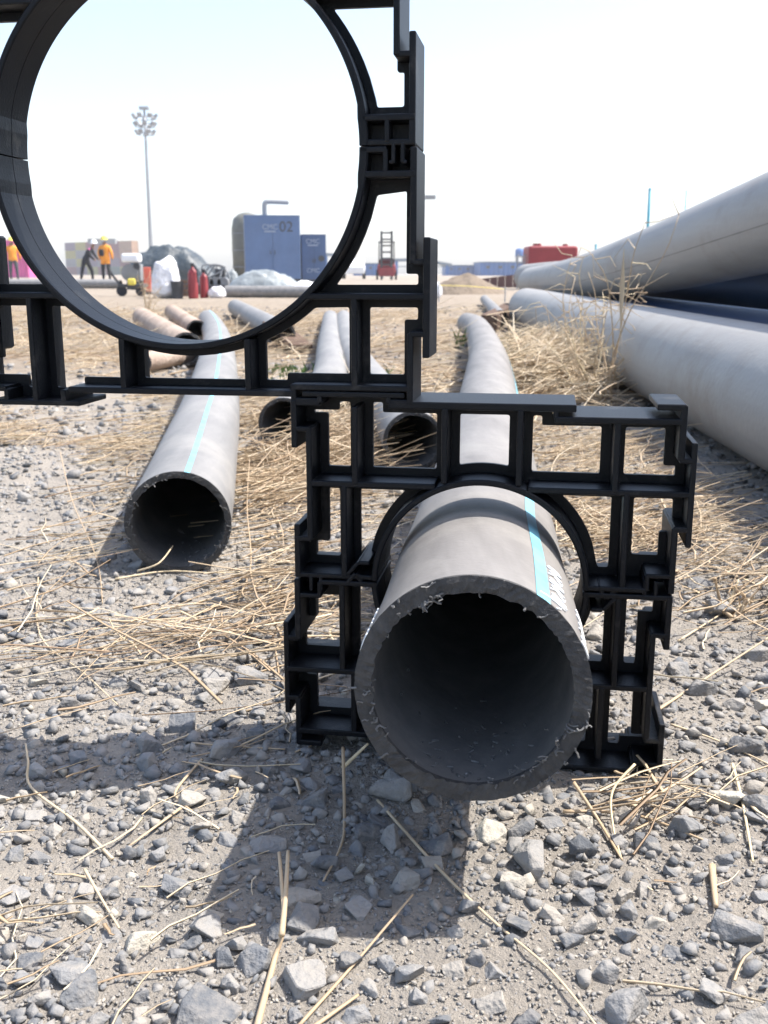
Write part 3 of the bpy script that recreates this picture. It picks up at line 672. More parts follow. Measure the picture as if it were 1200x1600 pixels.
straw_field('straw_heap', 'straw tuft beside the foot of the small spacer', 22, blob(960, 1255, .022, .016), 60, (.03, .08), (.0005, .0012), .006, .2)
# single long stalks one can pick out
def stalk(label, pts, rad, z=.007, ends=None):
    P3 = []
    for i, p in enumerate(pts):
        zz = p[2] if len(p) > 2 else z
        g0 = gp(p[0], p[1], zz if len(p) > 2 else 0); P3.append(Vector((g0.x, g0.y, max(zz if len(p) > 2 else -1, gz(g0.x, g0.y) + rad + .002))))
    path = smooth_path(P3, 5 * (len(P3) - 1)); b0 = path[0].copy(); n = len(path)
    mb = MB().tube([p - b0 for p in path], [rad * (1.05 - .5 * i / n) for i in range(n)], 7, True, .8)
    o = mb.build('straw_stalk', M['stalk'], None, smooth=True); o.location = b0; return tag(o, label, 'straw', 'single straw stalks')
stalk('bent straw stalk with pale green tip at left edge of the shadow band', [(175, 1336), (118, 1282), (48, 1226), (44, 1190, .012), (40, 1162, .02)], .0012)
for q, (lb, pp) in enumerate([('thick pale straw stalk running off the bottom, longest of the forked pair', [(400, 1604), (428, 1500), (443, 1440, .012), (436, 1332, .02)]),
               ('short thick straw blade branching right from the forked stalk', [(440, 1462, .01), (446, 1400, .016), (450, 1330, .022)])]): stalk(lb, pp, .0017)
stalk('very long thin straw stalk running from the pipe to the bottom right', [(590, 1246), (680, 1345), (765, 1432), (860, 1520), (938, 1604)], .0011)
stalk('straight straw stalk rising towards the cream stone from the bottom edge', [(465, 1598), (555, 1500), (645, 1398, .014)], .0010)
stalk('short straw stalk at the bottom edge next to the straight one', [(480, 1604), (560, 1548)], .0012)
stalk('bent brownish straw stalk hanging below the left foot of the small spacer', [(536, 1168, .02), (538, 1262), (534, 1310), (505, 1372)], .0012)
stalk('greenish straw stalk crossing under the pipe mouth', [(535, 1200, .008), (575, 1162, .02)], .0016)
stalk('thick straw stalk lying right of the tuft below the spacer', [(880, 1266), (990, 1268), (1098, 1313)], .0014)
stalk('straw blade pointing down from the tuft below the spacer', [(896, 1222, .016), (935, 1280), (972, 1340)], .0014)
stalk('reddish curled stalk in front of the right foot of the small spacer', [(992, 1194, .024), (957, 1236, .012), (958, 1290), (972, 1340)], .0010)
stalk('long pale straw stalk slanting up to the right edge', [(1020, 1118), (1100, 1062), (1204, 994, .02)], .0014)
stalk('straw stalk slanting down to the right edge beside the foot', [(1048, 1136), (1120, 1160), (1204, 1194)], .0011)
stalk('upright looking thin straw stalk among dark stones at right', [(1144, 1200), (1160, 1262), (1176, 1352)], .0012)
stalk('short thick straw piece standing out on the dust at right', [(1112, 1358), (1118, 1424)], .0022)
stalk('thin straw piece lying alone on the dust at lower left', [(132, 1354), (158, 1400), (186, 1446)], .0010)
stalk('zigzag straw piece at the edge of the shadow band', [(315, 1188), (276, 1232), (280, 1250), (300, 1266)], .0011)
stalk('straw piece leading left from the zigzag one', [(285, 1262), (200, 1316)], .0011)
stalk('straw stalk lying in front of the mouth of the striped pipe', [(180, 905), (260, 895), (340, 898), (440, 892)], .0013)
stalk('bent straw leaning against the rim of the striped pipe', [(215, 892, .01), (248, 880, .02), (270, 853, .03)], .0014)
stalk('long arching straw stalk between the striped pipe and the small spacer', [(372, 935), (392, 880, .02), (386, 790, .03), (390, 716, .04)], .0010)
stalk('long thin straw lying diagonally at far left of the gravel', [(60, 905), (62, 990), (130, 1050), (185, 1100)], .0009)
stalk('thin straw standing bent at the left edge near the gravel', [(94, 706, .04), (112, 780, .02), (150, 870, .01), (160, 940)], .0009)
stalk('reddish straw lying inside the shadow band', [(300, 1160), (360, 1166), (445, 1170)], .0010)
stalk('straw leaning along the right shaded gravel', [(1060, 1000), (1128, 960)], .0012)

# dry weeds in front of the large pipes
def weed(name, px, py, hpx, label, seed, n=6, pale=False, spread=.35):
    r = random.Random(seed); b0 = gp(px, py); root = empty(name, (b0.x, b0.y, 0)); H = hpx / F * b0.y
    for i in range(n):
        pts_ = [Vector((r.gauss(0, .01), r.gauss(0, .01), 0))]; d = Vector((r.gauss(0, spread), r.gauss(0, spread), 1)).normalized(); h = H * r.uniform(.45, 1)
        if i == 0: h = H; d = Vector((.04, 0, 1))
        for q in range(6):
            d = (d + Vector((r.gauss(0, .16), r.gauss(0, .16), r.gauss(0, .05)))).normalized(); pts_.append(pts_[-1] + d * h / 6)
        path = smooth_path(pts_, 14)
        st = MB().tube(path, [.0021 * (1.1 - .75 * k / 15) for k in range(15)], 6, True).build('stem', M['stalk'], root, smooth=True)
        for k in range(7):
            p = path[r.randint(4, 14)]; dd = Vector((r.gauss(0, 1), r.gauss(0, 1), r.gauss(.2, .6))).normalized(); MB().tube([p, p + dd * H * .07, p + (dd + Vector((r.gauss(0, .5), 0, r.gauss(-.2, .5)))) * H * .13], [.0014, .0011, .0005], 5, True).build('twig', M['stalk'], st)
    return tag(root, label, 'dry weed', 'dry weeds by the large pipes')
weed('dry_weed', 950, 632, 305, 'tall thin dead weed sticking up past the top of the large pipe', 5, 4, spread=.10)
weed('dry_weed', 908, 602, 215, 'branchy dead weed left of the tall one against the large pipe', 6, 12, spread=.22)
weed('dry_weed', 930, 628, 190, 'tangled dead weed rooted in the straw by the large pipe', 8, 14, spread=.30)
weed('dry_weed', 885, 592, 120, 'small dead weed where the golden straw meets the pipe', 9, 9, spread=.45)
weed('dry_weed', 232, 500, 75, 'dry tuft of grass behind the slanted tan offcut', 10, 14, spread=.28)
weed('dry_weed', 1150, 960, 70, 'curled dry tuft on the gravel near the right edge', 12, 6, spread=.7)
# pale dead leaf blade hanging on the pipe
def blade(label, px, py, hpx, wid, lean, matl='stalk', name='dead_leaf', cat='leaf', n=1, seed=1):
    r = random.Random(seed); b0 = gp(px, py); H = hpx / F * b0.y; mb = MB()
    for q in range(n):
        ln = lean + (r.uniform(-.5, .5) if n > 1 else 0); ly = r.uniform(-.4, .4) if n > 1 else -.05; hh = H * (r.uniform(.5, 1) if n > 1 else 1); dx = r.gauss(0, .015 if n < 30 else .06) if n > 1 else 0; dy = r.gauss(0, .02 if n < 30 else .12) if n > 1 else 0
        vs = []
        for i in range(17):
            s_ = i / 16; wv = wid * (.14 + 1.5 * math.exp(-((s_ - (.74 if n == 1 else .45)) / (.15 if n == 1 else .3)) ** 2))
            c = Vector((dx + ln * hh * s_ ** 1.5, dy + ly * hh * s_ ** 2, hh * s_)); vs += [c + Vector((-wv / 2, 0, 0)), c + Vector((0, wv * .3, 0)), c + Vector((wv / 2, 0, 0))]
        mb.add(vs, [(i * 3 + j, i * 3 + j + 1, i * 3 + j + 4, i * 3 + j + 3) for i in range(16) for j in range(2)])
    o = mb.build(name, M[matl], None, smooth=True); o.location = (b0.x, b0.y, 0); return tag(o, label, cat)
blade('pale dead leaf blade standing upright against the large pipes', 964, 640, 245, .008, -.02)
blade('small green weed growing by the thin pale pipe', 612, 592, 26, .005, .0, 'green', 'weed', 'weed', 5, 2)
blade('low green weeds behind the lower bar of the large ring', 448, 585, 17, .004, .0, 'green', 'weed', 'weed', 60, 3)['kind'] = 'stuff'
blade('green sprig squeezed between the two thin pale pipes', 533, 600, 50, .004, .0, 'green', 'weed', 'weed', 8, 4)
blade('green weed at the far left side of the near pipe', 716, 545, 36, .007, .0, 'green', 'weed', 'weed', 10, 5)

# ------------------------------------------------------------------ yard in the background
M['blue'] = mat('genset_blue', (.09, .15, .28), .45, .5, var=.12, vscale=1.2)
M['blue2'] = mat('genset_blue_dark', (.055, .10, .205), .45, .5, var=.12, vscale=1.5)
M['white'] = mat('white_paint', (.78, .79, .8), .5, .5, var=.05, vscale=4)
M['darkgrey'] = mat('dark_grey', (.05, .052, .055), .6, var=.3, vscale=6)
M['grey'] = mat('mid_grey', (.22, .225, .23), .55, var=.2, vscale=5)
M['steel'] = mat('galvanised_steel', (.30, .31, .32), .5, .5, .3, var=.1, vscale=2)
M['olive'] = mat('olive_tank', (.15, .15, .125), .5, var=.2, vscale=2)
M['red'] = mat('red_paint', (.26, .03, .035), .5, .5, var=.15, vscale=3)
M['orange'] = mat('hi_vis_orange', (.80, .30, .03), .7, var=.1, vscale=8)
M['coral'] = mat('coral_plastic', (.75, .16, .10), .6, var=.1, vscale=5)
M['black'] = mat('black_cloth', (.02, .022, .028), .8, var=.3, vscale=8)
M['jean'] = mat('grey_trousers', (.07, .08, .09), .85, var=.2, vscale=8)
M['skin'] = mat('skin', (.25, .14, .09), .6)
M['pink'] = mat('pink_container', (.62, .11, .30), .55, var=.1, vscale=1)
M['sack'] = mat('white_sack', (.72, .72, .74), .75, var=.12, vscale=9, bump=.6, bscale=9)
M['tarp'] = mat('grey_tarp', (.24, .265, .27), .5, .5, var=.3, vscale=3, bump=.3, bscale=6)
M['tarp_dark'] = mat('dark_tarp', (.055, .07, .08), .5, .5, var=.3, vscale=2, bump=.3, bscale=4)
M['shed'] = mat('blue_cladding', (.02, .11, .33), .55, var=.12, vscale=.6)
M['roof'] = mat('shed_roof', (.15, .19, .23), .6, var=.1, vscale=.4)
M['maroon'] = mat('brown_hoarding', (.115, .06, .055), .75, var=.2, vscale=1.2)
M['sand'] = mat('sand_heap', (.20, .16, .12), .95, .1, var=.2, vscale=5, bump=.6, bscale=14)
M['yellow'] = mat('yellow_tape', (.80, .66, .10), .6)
M['teal'] = mat('teal_post', (.03, .27, .36), .5)
M['logo'] = mat('faded_logo', (.30, .35, .43), .6)
def Z(px, py, Y): return at(px, py, Y).z
def X(px, Y, py=430): return at(px, py, Y).x

# generator cabinets
def cabinet(px0, px1, pyt, Y, dep, matl, label, num=None, twist=0.0):
    x0, x1 = X(px0, Y), X(px1, Y); W = x1 - x0; H = Z(px0, pyt, Y)
    root = empty('generator_cabinet', ((x0 + x1) / 2, Y, 0), twist)
    MB().box((0, dep / 2, H / 2 + .06), (W, dep, H - .12)).build('housing', matl, root, .02)
    MB().box((0, dep / 2, .06), (W * 1.02, dep * 1.01, .12)).build('skid', M['darkgrey'], root, .01)
    MB().box((0, dep / 2, H + .012), (W * 1.012, dep * 1.01, .03)).build('roof_panel', matl, root, .008)
    for k in range(2):
        d = MB().box(((-.25 + .5 * k) * W, -.012, H * .48), (W * .485, .02, H * .86)).build('door', matl, root, .006)
        MB().box(((-.04 + .08 * k) * W, -.03, H * .45), (.03, .03, .16)).build('handle', M['darkgrey'], d, .004)
    return root, W, H
def text(body, size, loc, matl, parent, name='lettering', ext=.004):
    cu = bpy.data.curves.new(name, 'FONT'); cu.body = body; cu.size = size; cu.extrude = ext; cu.align_x = 'CENTER'; cu.align_y = 'CENTER'
    o = bpy.data.objects.new('tmp', cu); COL.objects.link(o); me = bpy.data.meshes.new_from_object(o.evaluated_get(bpy.context.evaluated_depsgraph_get())); bpy.data.objects.remove(o)
    me.materials.clear(); me.transform(Matrix.Rotation(math.pi / 2, 4, 'X')); q = link(name, me, matl, parent); q.location = loc; return q
gen, W, H = cabinet(384, 470, 337, 45, 3.2, M['blue'], '', twist=R(8))
tag(gen, 'large blue generator cabinet numbered 02 with exhaust pipe on top', 'generator', 'blue generator cabinets')
text('02', .60, (.25 * W, -.03, H * .83), M['darkgrey'], gen, 'number'); text('CMC', .30, (-.04 * W, -.03, H * .83), M['logo'], gen, 'logo')
MB().box((-.04 * W, -.03, H * .765), (W * .20, .012, .05)).build('logo', M['logo'], gen)
MB().tube(smooth_path([(-.12 * W, .8, H), (-.12 * W, .8, H + .42), (-.10 * W, .8, H + .58), (-.02 * W, .8, H + .62), (.32 * W, .8, H + .60)], 24), .10, 12, False).build('exhaust', M['steel'], gen, smooth=True)
gen2, W2, H2 = cabinet(472, 510, 367, 46, 2.4, M['blue2'], '', twist=R(7))
tag(gen2, 'smaller darker blue generator cabinet beside the one numbered 02', 'generator', 'blue generator cabinets')
text('CMC', .28, (-.04 * W2, -.03, H2 * .86), M['logo'], gen2, 'logo'); MB().box((-.04 * W2, -.03, H2 * .78), (W2 * .42, .012, .05)).build('logo', M['logo'], gen2)
text('CMC', .26, (-.04 * W2, -.03, H2 * .24), M['logo'], gen2, 'logo')
MB().tube([(.30 * W2, -.02, H2 * .5), (.30 * W2, -.06, H2 * .5)], .13, 14).build('vent_cap', M['darkgrey'], gen2)
tank = empty('storage_tank', (X(388, 50), 50, 0)); Rt = .5 * (Z(388, 331, 50)) * .8
MB().tube([(0, 0, .15 * Rt), (0, 0, 1.2 * Rt), (0, 0, 1.9 * Rt), (0, 0, 2.25 * Rt), (0, 0, 2.42 * Rt), (0, 0, 2.48 * Rt)], [Rt * .55, Rt * .57, Rt * .57, Rt * .5, Rt * .3, Rt * .1], 28).build('shell', M['olive'], tank, smooth=True)
for k in range(3): MB().tube([(0, 0, (.5 + .6 * k) * Rt), (0, 0, (.54 + .6 * k) * Rt)], Rt * .585, 28).build('hoop', M['grey'], tank)
MB().box((0, 0, .06 * Rt), (Rt * 1.1, Rt * 1.1, .14 * Rt)).build('base', M['darkgrey'], tank)
tag(tank, 'rounded olive tank peeking out left behind the blue cabinet numbered 02', 'tank')

# floodlight mast, far behind the yard
Ym = 180
mast = empty('floodlight_mast', (X(236, Ym, 385), Ym, 0)); Hm = Z(222, 172, Ym) ; dx = 0
MB().tube([(dx * (k / 6) - 0.0, 0, Hm * k / 6) for k in range(7)], [.42 - .04 * k for k in range(7)], 12).build('pole', M['steel'], mast, smooth=True)
MB().box((0, 0, Hm + .3), (1.6, 1.0, .5)).build('top_cap', M['steel'], mast, .08)
for k in range(3):
    z = Hm - .9 - 1.25 * k; MB().tube([(math.cos(q / 10 * 6.283) * (1.9 - .2 * k), math.sin(q / 10 * 6.283) * (1.9 - .2 * k), z - .4) for q in range(11)], .09, 6, False).build('lamp_ring', M['steel'], mast)
    for q in range(7):
        a = 6.283 * q / 7 + .4 * k; rr_ = 1.9 - .2 * k; Mx = Matrix.Translation((math.cos(a) * rr_, math.sin(a) * rr_, z)) @ Matrix.Rotation(a, 4, 'Z') @ Matrix.Rotation(R(35), 4, 'Y')
        MB().box((0, 0, 0), (.35, .75, .62), Mx).build('floodlight', M['grey'], mast, .04)
tag(mast, 'tall floodlight mast with three tiers of lamps seen through the large ring', 'light mast')

# shipping containers far left
cm = []
def container_mesh():
    mb = MB(); L, Wd, Hh = 6.06, 2.44, 2.59
    n = 20; poly = []
    for i in range(n):
        x = -L / 2 + L * i / n; s_ = L / n; poly += [(x, 0), (x + s_ * .35, 0), (x + s_ * .5, .06), (x + s_ * .85, .06)]
    poly += [(L / 2, 0), (L / 2, Wd), (-L / 2, Wd)]
    mb.prism(poly, .10, Hh - .10)
    for z in (.07, Hh - .07): mb.box((0, Wd / 2, z), (L + .02, Wd + .02, .12))
    for x in (-L / 2, L / 2):
        for y in (0, Wd): mb.box((x, y, Hh / 2), (.16, .16, Hh - .02))
    return mb.mesh('shipping_container')
base_cm = container_mesh()
CC = {'olive yellow': (.40, .36, .13), 'maroon': (.22, .075, .085), 'grey': (.27, .27, .29), 'purple grey': (.20, .15, .20), 'tan': (.45, .31, .22), 'dull green': (.14, .20, .17)}
CM = {k: mat('container_' + k.replace(' ', '_'), tuple(.6 * (1.5 * c - .5 * sum(v) / 3) for c in v), .6, var=.12, vscale=.6) for k, v in CC.items()}
lay = [['purple grey', 'olive yellow', 'maroon', 'purple grey', 'maroon', 'tan'], ['olive yellow', 'grey', 'purple grey', 'olive yellow', 'maroon', 'tan'], ['grey', 'olive yellow', 'purple grey', 'grey', 'purple grey', 'maroon'], ['maroon', 'purple grey', 'olive yellow', 'maroon', 'dull green', 'olive yellow']]
rown = ['top', 'second', 'third', 'bottom']; coln = ['first', 'second', 'third', 'fourth', 'fifth', 'sixth']
Yc = 330; ca = R(38)
for rI in range(4):
    for cI in range(6):
        me = base_cm.copy(); me.materials.append(CM[lay[rI][cI]]); o = link('shipping_container', me)
        px = 86 + 22.5 * cI; p = at(px, 430, Yc); o.location = (p.x, Yc + (5 - cI) * 3.7, (3 - rI) * 2.6); o.rotation_euler = (0, 0, -ca)
        tag(o, f'{lay[rI][cI]} container, {rown[rI]} row, {coln[cI]} from left in far stack', 'container', 'far stack of shipping containers')
pc = link('shipping_container', base_cm.copy()); pc.data.materials.append(M['pink']); Yp = 95
pc.location = (X(-8, Yp), Yp, .0); pc.scale = (1, 1, 1.28); tag(pc, 'bright pink container behind the worker at the far left', 'container')

# people
def person(px, Y, pose, label, top, legs, helmet=True, vest=True):
    x = X(px, Y); root = empty('person', (x, Y, 0)); P_ = pose
    names = list(P_['j'].keys()); me = bpy.data.meshes.new('body')
    me.from_pydata([P_['j'][k][:3] for k in names], [(names.index(a), names.index(c)) for a, c in P_['e']], [])
    o = bpy.data.objects.new('tmp', me); COL.objects.link(o); md = o.modifiers.new('s', 'SKIN'); o.modifiers.new('d', 'SUBSURF').levels = 1
    for v, k in zip(me.skin_vertices[0].data, names): v.radius = (P_['j'][k][3], P_['j'][k][3] * .8); v.use_root = (k == 'pelvis')
    bm_ = bpy.data.meshes.new_from_object(o.evaluated_get(bpy.context.evaluated_depsgraph_get())); bpy.data.objects.remove(o)
    bm_.materials.clear()
    for k in (legs, top, M['skin']): bm_.materials.append(k)
    hz = P_['j']['pelvis'][2]; hd = Vector(P_['j']['head'][:3])
    for f in bm_.polygons:
        c = f.center; near_head = (c - hd).length < .17
        hand = min((c - Vector(P_['j'][k][:3])).length for k in ('hand_l', 'hand_r')) < .09
        f.material_index = 2 if (near_head or hand) else (1 if P_['torso'](c) else 0); f.use_smooth = True
    link('body', bm_, None, root)
    if helmet:
        mb = MB(); vs = []
        prof = [(.155, -.01), (.128, 0), (.126, .05), (.105, .10), (.06, .135), (.01, .145)]
        n = 14
        mb.add([(r_ * math.cos(6.283 * j / n), r_ * 1.1 * math.sin(6.283 * j / n), z) for r_, z in prof for j in range(n)], [(i * n + j, i * n + (j + 1) % n, (i + 1) * n + (j + 1) % n, (i + 1) * n + j) for i in range(len(prof) - 1) for j in range(n)])
        h = mb.build('helmet', M['white'] if helmet == 'white' else M['yellow'], root, smooth=True); h.location = hd + Vector((0, 0, .05)); h.rotation_euler = (P_.get('tilt', 0), 0, 0)
    return tag(root, label, 'person', 'workers in the yard'), P_
E_ = [('pelvis', 'chest'), ('chest', 'neck'), ('neck', 'head'), ('chest', 'sh_l'), ('chest', 'sh_r'), ('sh_l', 'el_l'), ('el_l', 'hand_l'), ('sh_r', 'el_r'), ('el_r', 'hand_r'),
      ('pelvis', 'hip_l'), ('pelvis', 'hip_r'), ('hip_l', 'kn_l'), ('hip_r', 'kn_r'), ('kn_l', 'an_l'), ('kn_r', 'an_r'), ('an_l', 'toe_l'), ('an_r', 'toe_r')]
stand = {'j': {'pelvis': (0, 0, .95, .18), 'chest': (0, 0, 1.32, .21), 'neck': (0, 0, 1.47, .065), 'head': (0, .01, 1.62, .11), 'sh_l': (-.20, 0, 1.39, .075), 'sh_r': (.20, 0, 1.39, .075), 'el_l': (-.29, .02, 1.12, .07), 'el_r': (.29, .02, 1.12, .07),
               'hand_l': (-.26, .12, .90, .045), 'hand_r': (.27, .10, .88, .045), 'hip_l': (-.10, 0, .88, .13), 'hip_r': (.10, 0, .88, .13), 'kn_l': (-.12, -.01, .48, .09), 'kn_r': (.13, .01, .48, .09), 'an_l': (-.13, .02, .09, .05), 'an_r': (.15, .03, .09, .05), 'toe_l': (-.15, .16, .04, .04), 'toe_r': (.18, .16, .04, .04)},
         'e': E_, 'torso': lambda c: c.z > .86}
bend = {'j': {'pelvis': (-.10, 0, .93, .15), 'chest': (.10, .02, 1.26, .18), 'neck': (.18, .02, 1.38, .065), 'head': (.27, .02, 1.50, .11), 'sh_l': (.10, -.19, 1.27, .075), 'sh_r': (.12, .2, 1.27, .075), 'el_l': (.20, -.24, 1.0, .055), 'el_r': (.26, .24, 1.02, .055),
              'hand_l': (.36, -.16, .86, .045), 'hand_r': (.42, .16, .88, .045), 'hip_l': (-.14, -.08, .87, .115), 'hip_r': (-.08, .1, .87, .115), 'kn_l': (-.22, -.12, .48, .085), 'kn_r': (.10, .12, .48, .085), 'an_l': (-.30, -.12, .09, .055), 'an_r': (.12, .12, .09, .055), 'toe_l': (-.16, -.13, .04, .04), 'toe_r': (.26, .12, .04, .04)},
        'e': E_, 'torso': lambda c: c.z > 1.30 and c.x < .17, 'tilt': 0}
stand2 = {**stand, 'torso': lambda c: c.z > .72}
p1, _ = person(22, 43, stand, 'worker in orange jacket and grey trousers at the far left', M['orange'], M['jean'], 'yellow')
p2, _ = person(166, 42, stand2, 'worker in long orange vest standing with back turned', M['orange'], M['black'], 'yellow')
mb = MB().box((-.05, -.19, 1.16), (.20, .10, .26)); mb.build('backpack', M['black'], p2, .04)
p3, _ = person(139, 42.6, bend, 'worker in dark clothes and white helmet leaning over beside the orange vest', M['pink'], M['black'], 'white')
for o_, a in ((p1, .2), (p2, -.25), (p3, 0)): o_.rotation_euler.z = a

# row of pipes across behind, near the workers
pipe('pipe', [(X(188, 25), 25.0, .10), (X(100, 25), 25.3, .10), (X(20, 25), 25.6, .10), (X(-90, 25), 26, .10)], .20, .012, M['pipe_pale'], 28, 8, 'long grey pipe lying crosswise in front of the workers', GRP, .001)
pipe('pipe', [(X(352, 15.5), 15.5, .085), (X(420, 15.5), 15.4, .085), (X(490, 15.5), 15.3, .085), (X(560, 15.5), 15.2, .085)], .17, .010, M['pipe_pale'], 32, 8, 'grey pipe lying crosswise under the crumpled tarp', GRP, .001)
pipe('pipe', [(X(180, 29), 29.0, .10), (X(90, 29), 29.2, .10), (X(-60, 29), 29.6, .10)], .20, .012, M['pipe_pale'], 24, 6, 'second crosswise grey pipe right behind the one before the workers', GRP, .001)

# small engine pump
Y = 16.5; k = Y / F
pump = empty('engine_pump', (X(207, Y), Y, 0))
MB().box((0, 0, .16), (.40, .34, .05)).build('frame', M['darkgrey'], pump, .01)
MB().box((.0, 0, .58), (.28, .26, .14)).build('fuel_tank', M['white'], pump, .04, 3)
MB().tube([(-.02, -.12, .36), (-.02, .14, .36)], .13, 20).build('engine_block', M['grey'], pump)
MB().box((.08, .02, .36), (.14, .20, .26)).build('cylinder', M['grey'], pump, .02)
MB().tube([(.10, -.13, .46), (.10, .03, .46)], .05, 14).build('air_filter', M['darkgrey'], pump)
for sx in (-1, 1): MB().tube([(sx * .15, -.15, .08), (sx * .15, -.10, .08)], .08, 22).build('wheel', M['black'], pump)
MB().tube(smooth_path([(-.18, -.1, .18), (-.3, -.1, .34), (-.34, -.1, .45)], 8), .018, 8).build('handle', M['darkgrey'], pump)
MB().box((.02, -.16, .22), (.12, .06, .10)).build('pump_housing', M['yellow'], pump, .02)
tag(pump, 'small engine pump with white fuel tank on wheels, left of the white sack', 'pump')
b_ = empty('barrier_board', (X(230, 18), 18, 0))
MB().box((0, 0, .24), (.12, .03, .42)).build('panel', M['coral'], b_, .008); MB().box((0, 0, .02), (.16, .12, .04)).build('foot', M['darkgrey'], b_, .008)
tag(b_, 'coral red barrier board between the pump and the white sack', 'barrier')
def sack(px, Y, wd, ht, label, seed, matl='sack'):
    r = random.Random(seed); bm = bmesh.new(); bmesh.ops.create_icosphere(bm, subdivisions=4, radius=1)
    for v in bm.verts:
        c = v.co.copy(); n_ = noise.noise(c * 1.6 + Vector((seed, 0, 0))) * .2 + noise.noise(c * 4 + Vector((0, seed, 0))) * .09
        e = Vector([math.copysign(abs(q) ** .6, q) for q in c]); top = max(0, c.z); e *= 1 + n_
        e.x *= wd / 2 * (1 - .25 * top); e.y *= wd / 2 * (1 - .25 * top); e.z = max(-.95, e.z) * ht / 2 + ht / 2 * .95 + .06 * ht * math.sin(e.x * 14) * top
        v.co = e
    me = bpy.data.meshes.new('sack'); bm.to_mesh(me); bm.free(); o = link('sack', me, M[matl], None, True); o.location = (X(px, Y), Y, 0); return tag(o, label, 'sack', 'filled sacks')
sack(258, 15, .40, .56, 'tall white woven sack standing by the red cylinders', 3)
sack(338, 15, .22, .17, 'small white sack lying right of the red cylinders', 5)
sack(681, 15, .17, .22, 'small white bag standing right of the large spacer, near the sand heap', 8)
def cylinder_bottle(px, Y, label, h=.42, r_=.065):
    o = empty('gas_cylinder', (X(px, Y), Y, 0))
    MB().tube([(0, 0, 0), (0, 0, .02), (0, 0, h * .78), (0, 0, h * .88), (0, 0, h * .94), (0, 0, h)], [r_ * .95, r_, r_, r_ * .75, r_ * .3, r_ * .28], 20).build('bottle', M['red'], o, smooth=True)
    MB().box((0, 0, h + .025), (.05, .03, .05)).build('valve', M['darkgrey'], o, .005); MB().tube(smooth_path([(0, -.02, h + .03), (.06, -.05, h - .02), (.08, -.06, h * .5)], 8), .009, 6).build('hose', M['black'], o)
    return tag(o, label, 'cylinder', 'red cylinders')
cylinder_bottle(301, 14.8, 'brighter red cylinder just right of the tall white sack', .44, .07); cylinder_bottle(318, 15.0, 'darker red cylinder next to the small lying sack', .36, .06)
# bucket
MB_ = MB().tube([(0, 0, 0), (0, 0, .24)], [.075, .09], 20); bk = MB_.build('bucket', M['darkgrey']); bk.location = (X(276, 14.8), 14.8, 0); tag(bk, 'dark bucket in front of the tall white sack', 'bucket')
# tangled machine behind cylinders
mc = empty('pipe_welder', (X(332, 17), 17, 0)); r = random.Random(3)
MB().box((0, 0, .12), (.46, .34, .10)).build('frame', M['darkgrey'], mc, .01)
for i in range(4): MB().tube([(-.18 + .12 * i, -.12, .2), (-.18 + .12 * i, .12, .2)], .09, 16).build('clamp', M['grey'], mc)
for i in range(5): MB().tube(smooth_path([(r.uniform(-.3, .3), r.uniform(-.1, .1), .2), (r.uniform(-.3, .3), 0, .42), (r.uniform(-.3, .3), 0, .48), (r.uniform(-.3, .3), 0, .25)], 10), .014, 6).build('hose', M['grey'], mc, smooth=True)
MB().box((.12, .05, .32), (.16, .14, .20)).build('motor', M['darkgrey'], mc, .02); tag(mc, 'grey pipe clamping machine with hoses behind the red cylinders', 'machine')
# dark tarp shelter
def drape(name, label, px, Y, W_, H_, Dp, matl, seed, fn, cat='tarp'):
    n = 36; vs = []; x0 = X(px, Y)
    for j in range(n + 1):
        for i in range(n + 1):
            u, v = i / n * 2 - 1, j / n * 2 - 1; z = max(.0, fn(u, v)) * H_ ; z *= 1 + .16 * noise.noise((u * 3 + seed, v * 3, 1)); z += .05 * H_ * noise.noise((u * 9, v * 9 + seed, 2))
            vs.append((u * W_ / 2, v * Dp / 2, max(0.0, z)))
    fs = [(j * (n + 1) + i, j * (n + 1) + i + 1, (j + 1) * (n + 1) + i + 1, (j + 1) * (n + 1) + i) for j in range(n) for i in range(n)]
    me = MB().add(vs, fs).mesh(name); o = link(name, me, matl, None, True); o.location = (x0, Y, 0); sd = o.modifiers.new('t', 'SOLIDIFY'); sd.thickness = .01; return tag(o, label, cat)
drape('tarp', 'crumpled grey tarp heaped over the crosswise pipe', 418, 15.8, 1.35, .42, .7, M['tarp'], 2, lambda u, v: (1 - u * u) ** .8 * (1 - v * v) ** .5 * (1 - .25 * u) * .95)
drape('tarp', 'white plastic sheet end lying right of the grey tarp', 476, 15.6, .62, .24, .5, M['white'], 4, lambda u, v: (1 - u * u) ** .8 * (1 - v * v) ** .5)
def humps(u, v):
    pr = np.interp(u, [-1, -.93, -.55, -.25, .05, .3, .6, .9, 1], [.55, .72, .93, .97, .99, .95, .70, .40, .0])
    return float(pr) * (1 - v * v) ** .22
drape('tarp', 'dark tarp draped over a stack behind the white sack', 276, 24, 1.98, Z(262, 386, 24), 1.3, M['tarp_dark'], 7, humps)
drape('tarp', 'bluish grey sheet bundle left of the olive tank', 362, 21, .34, .42, .3, M['tarp'], 11, lambda u, v: (1 - u * u) ** .5 * (1 - v * v) ** .5)
drape('tarp', 'dark crumpled sheet behind the red cylinders', 318, 18, .75, .30, .4, M['tarp_dark'], 13, lambda u, v: (1 - u * u) ** .6 * (1 - v * v) ** .4)
ct = empty('crate', (X(289, 15.6), 15.6, 0), R(12))
for k in range(4): MB().box((0, -.10, .04 + .062 * k), (.26, .018, .05)).build('slat', M['wood'], ct, .003); MB().box((0, .10, .04 + .062 * k), (.26, .018, .05)).build('slat', M['wood'], ct, .003)
for sx in (-1, 1): MB().box((sx * .12, 0, .13), (.018, .18, .24)).build('end_panel', M['wood'], ct, .003)
tag(ct, 'small dark slatted crate between the white sack and red cylinders', 'crate')
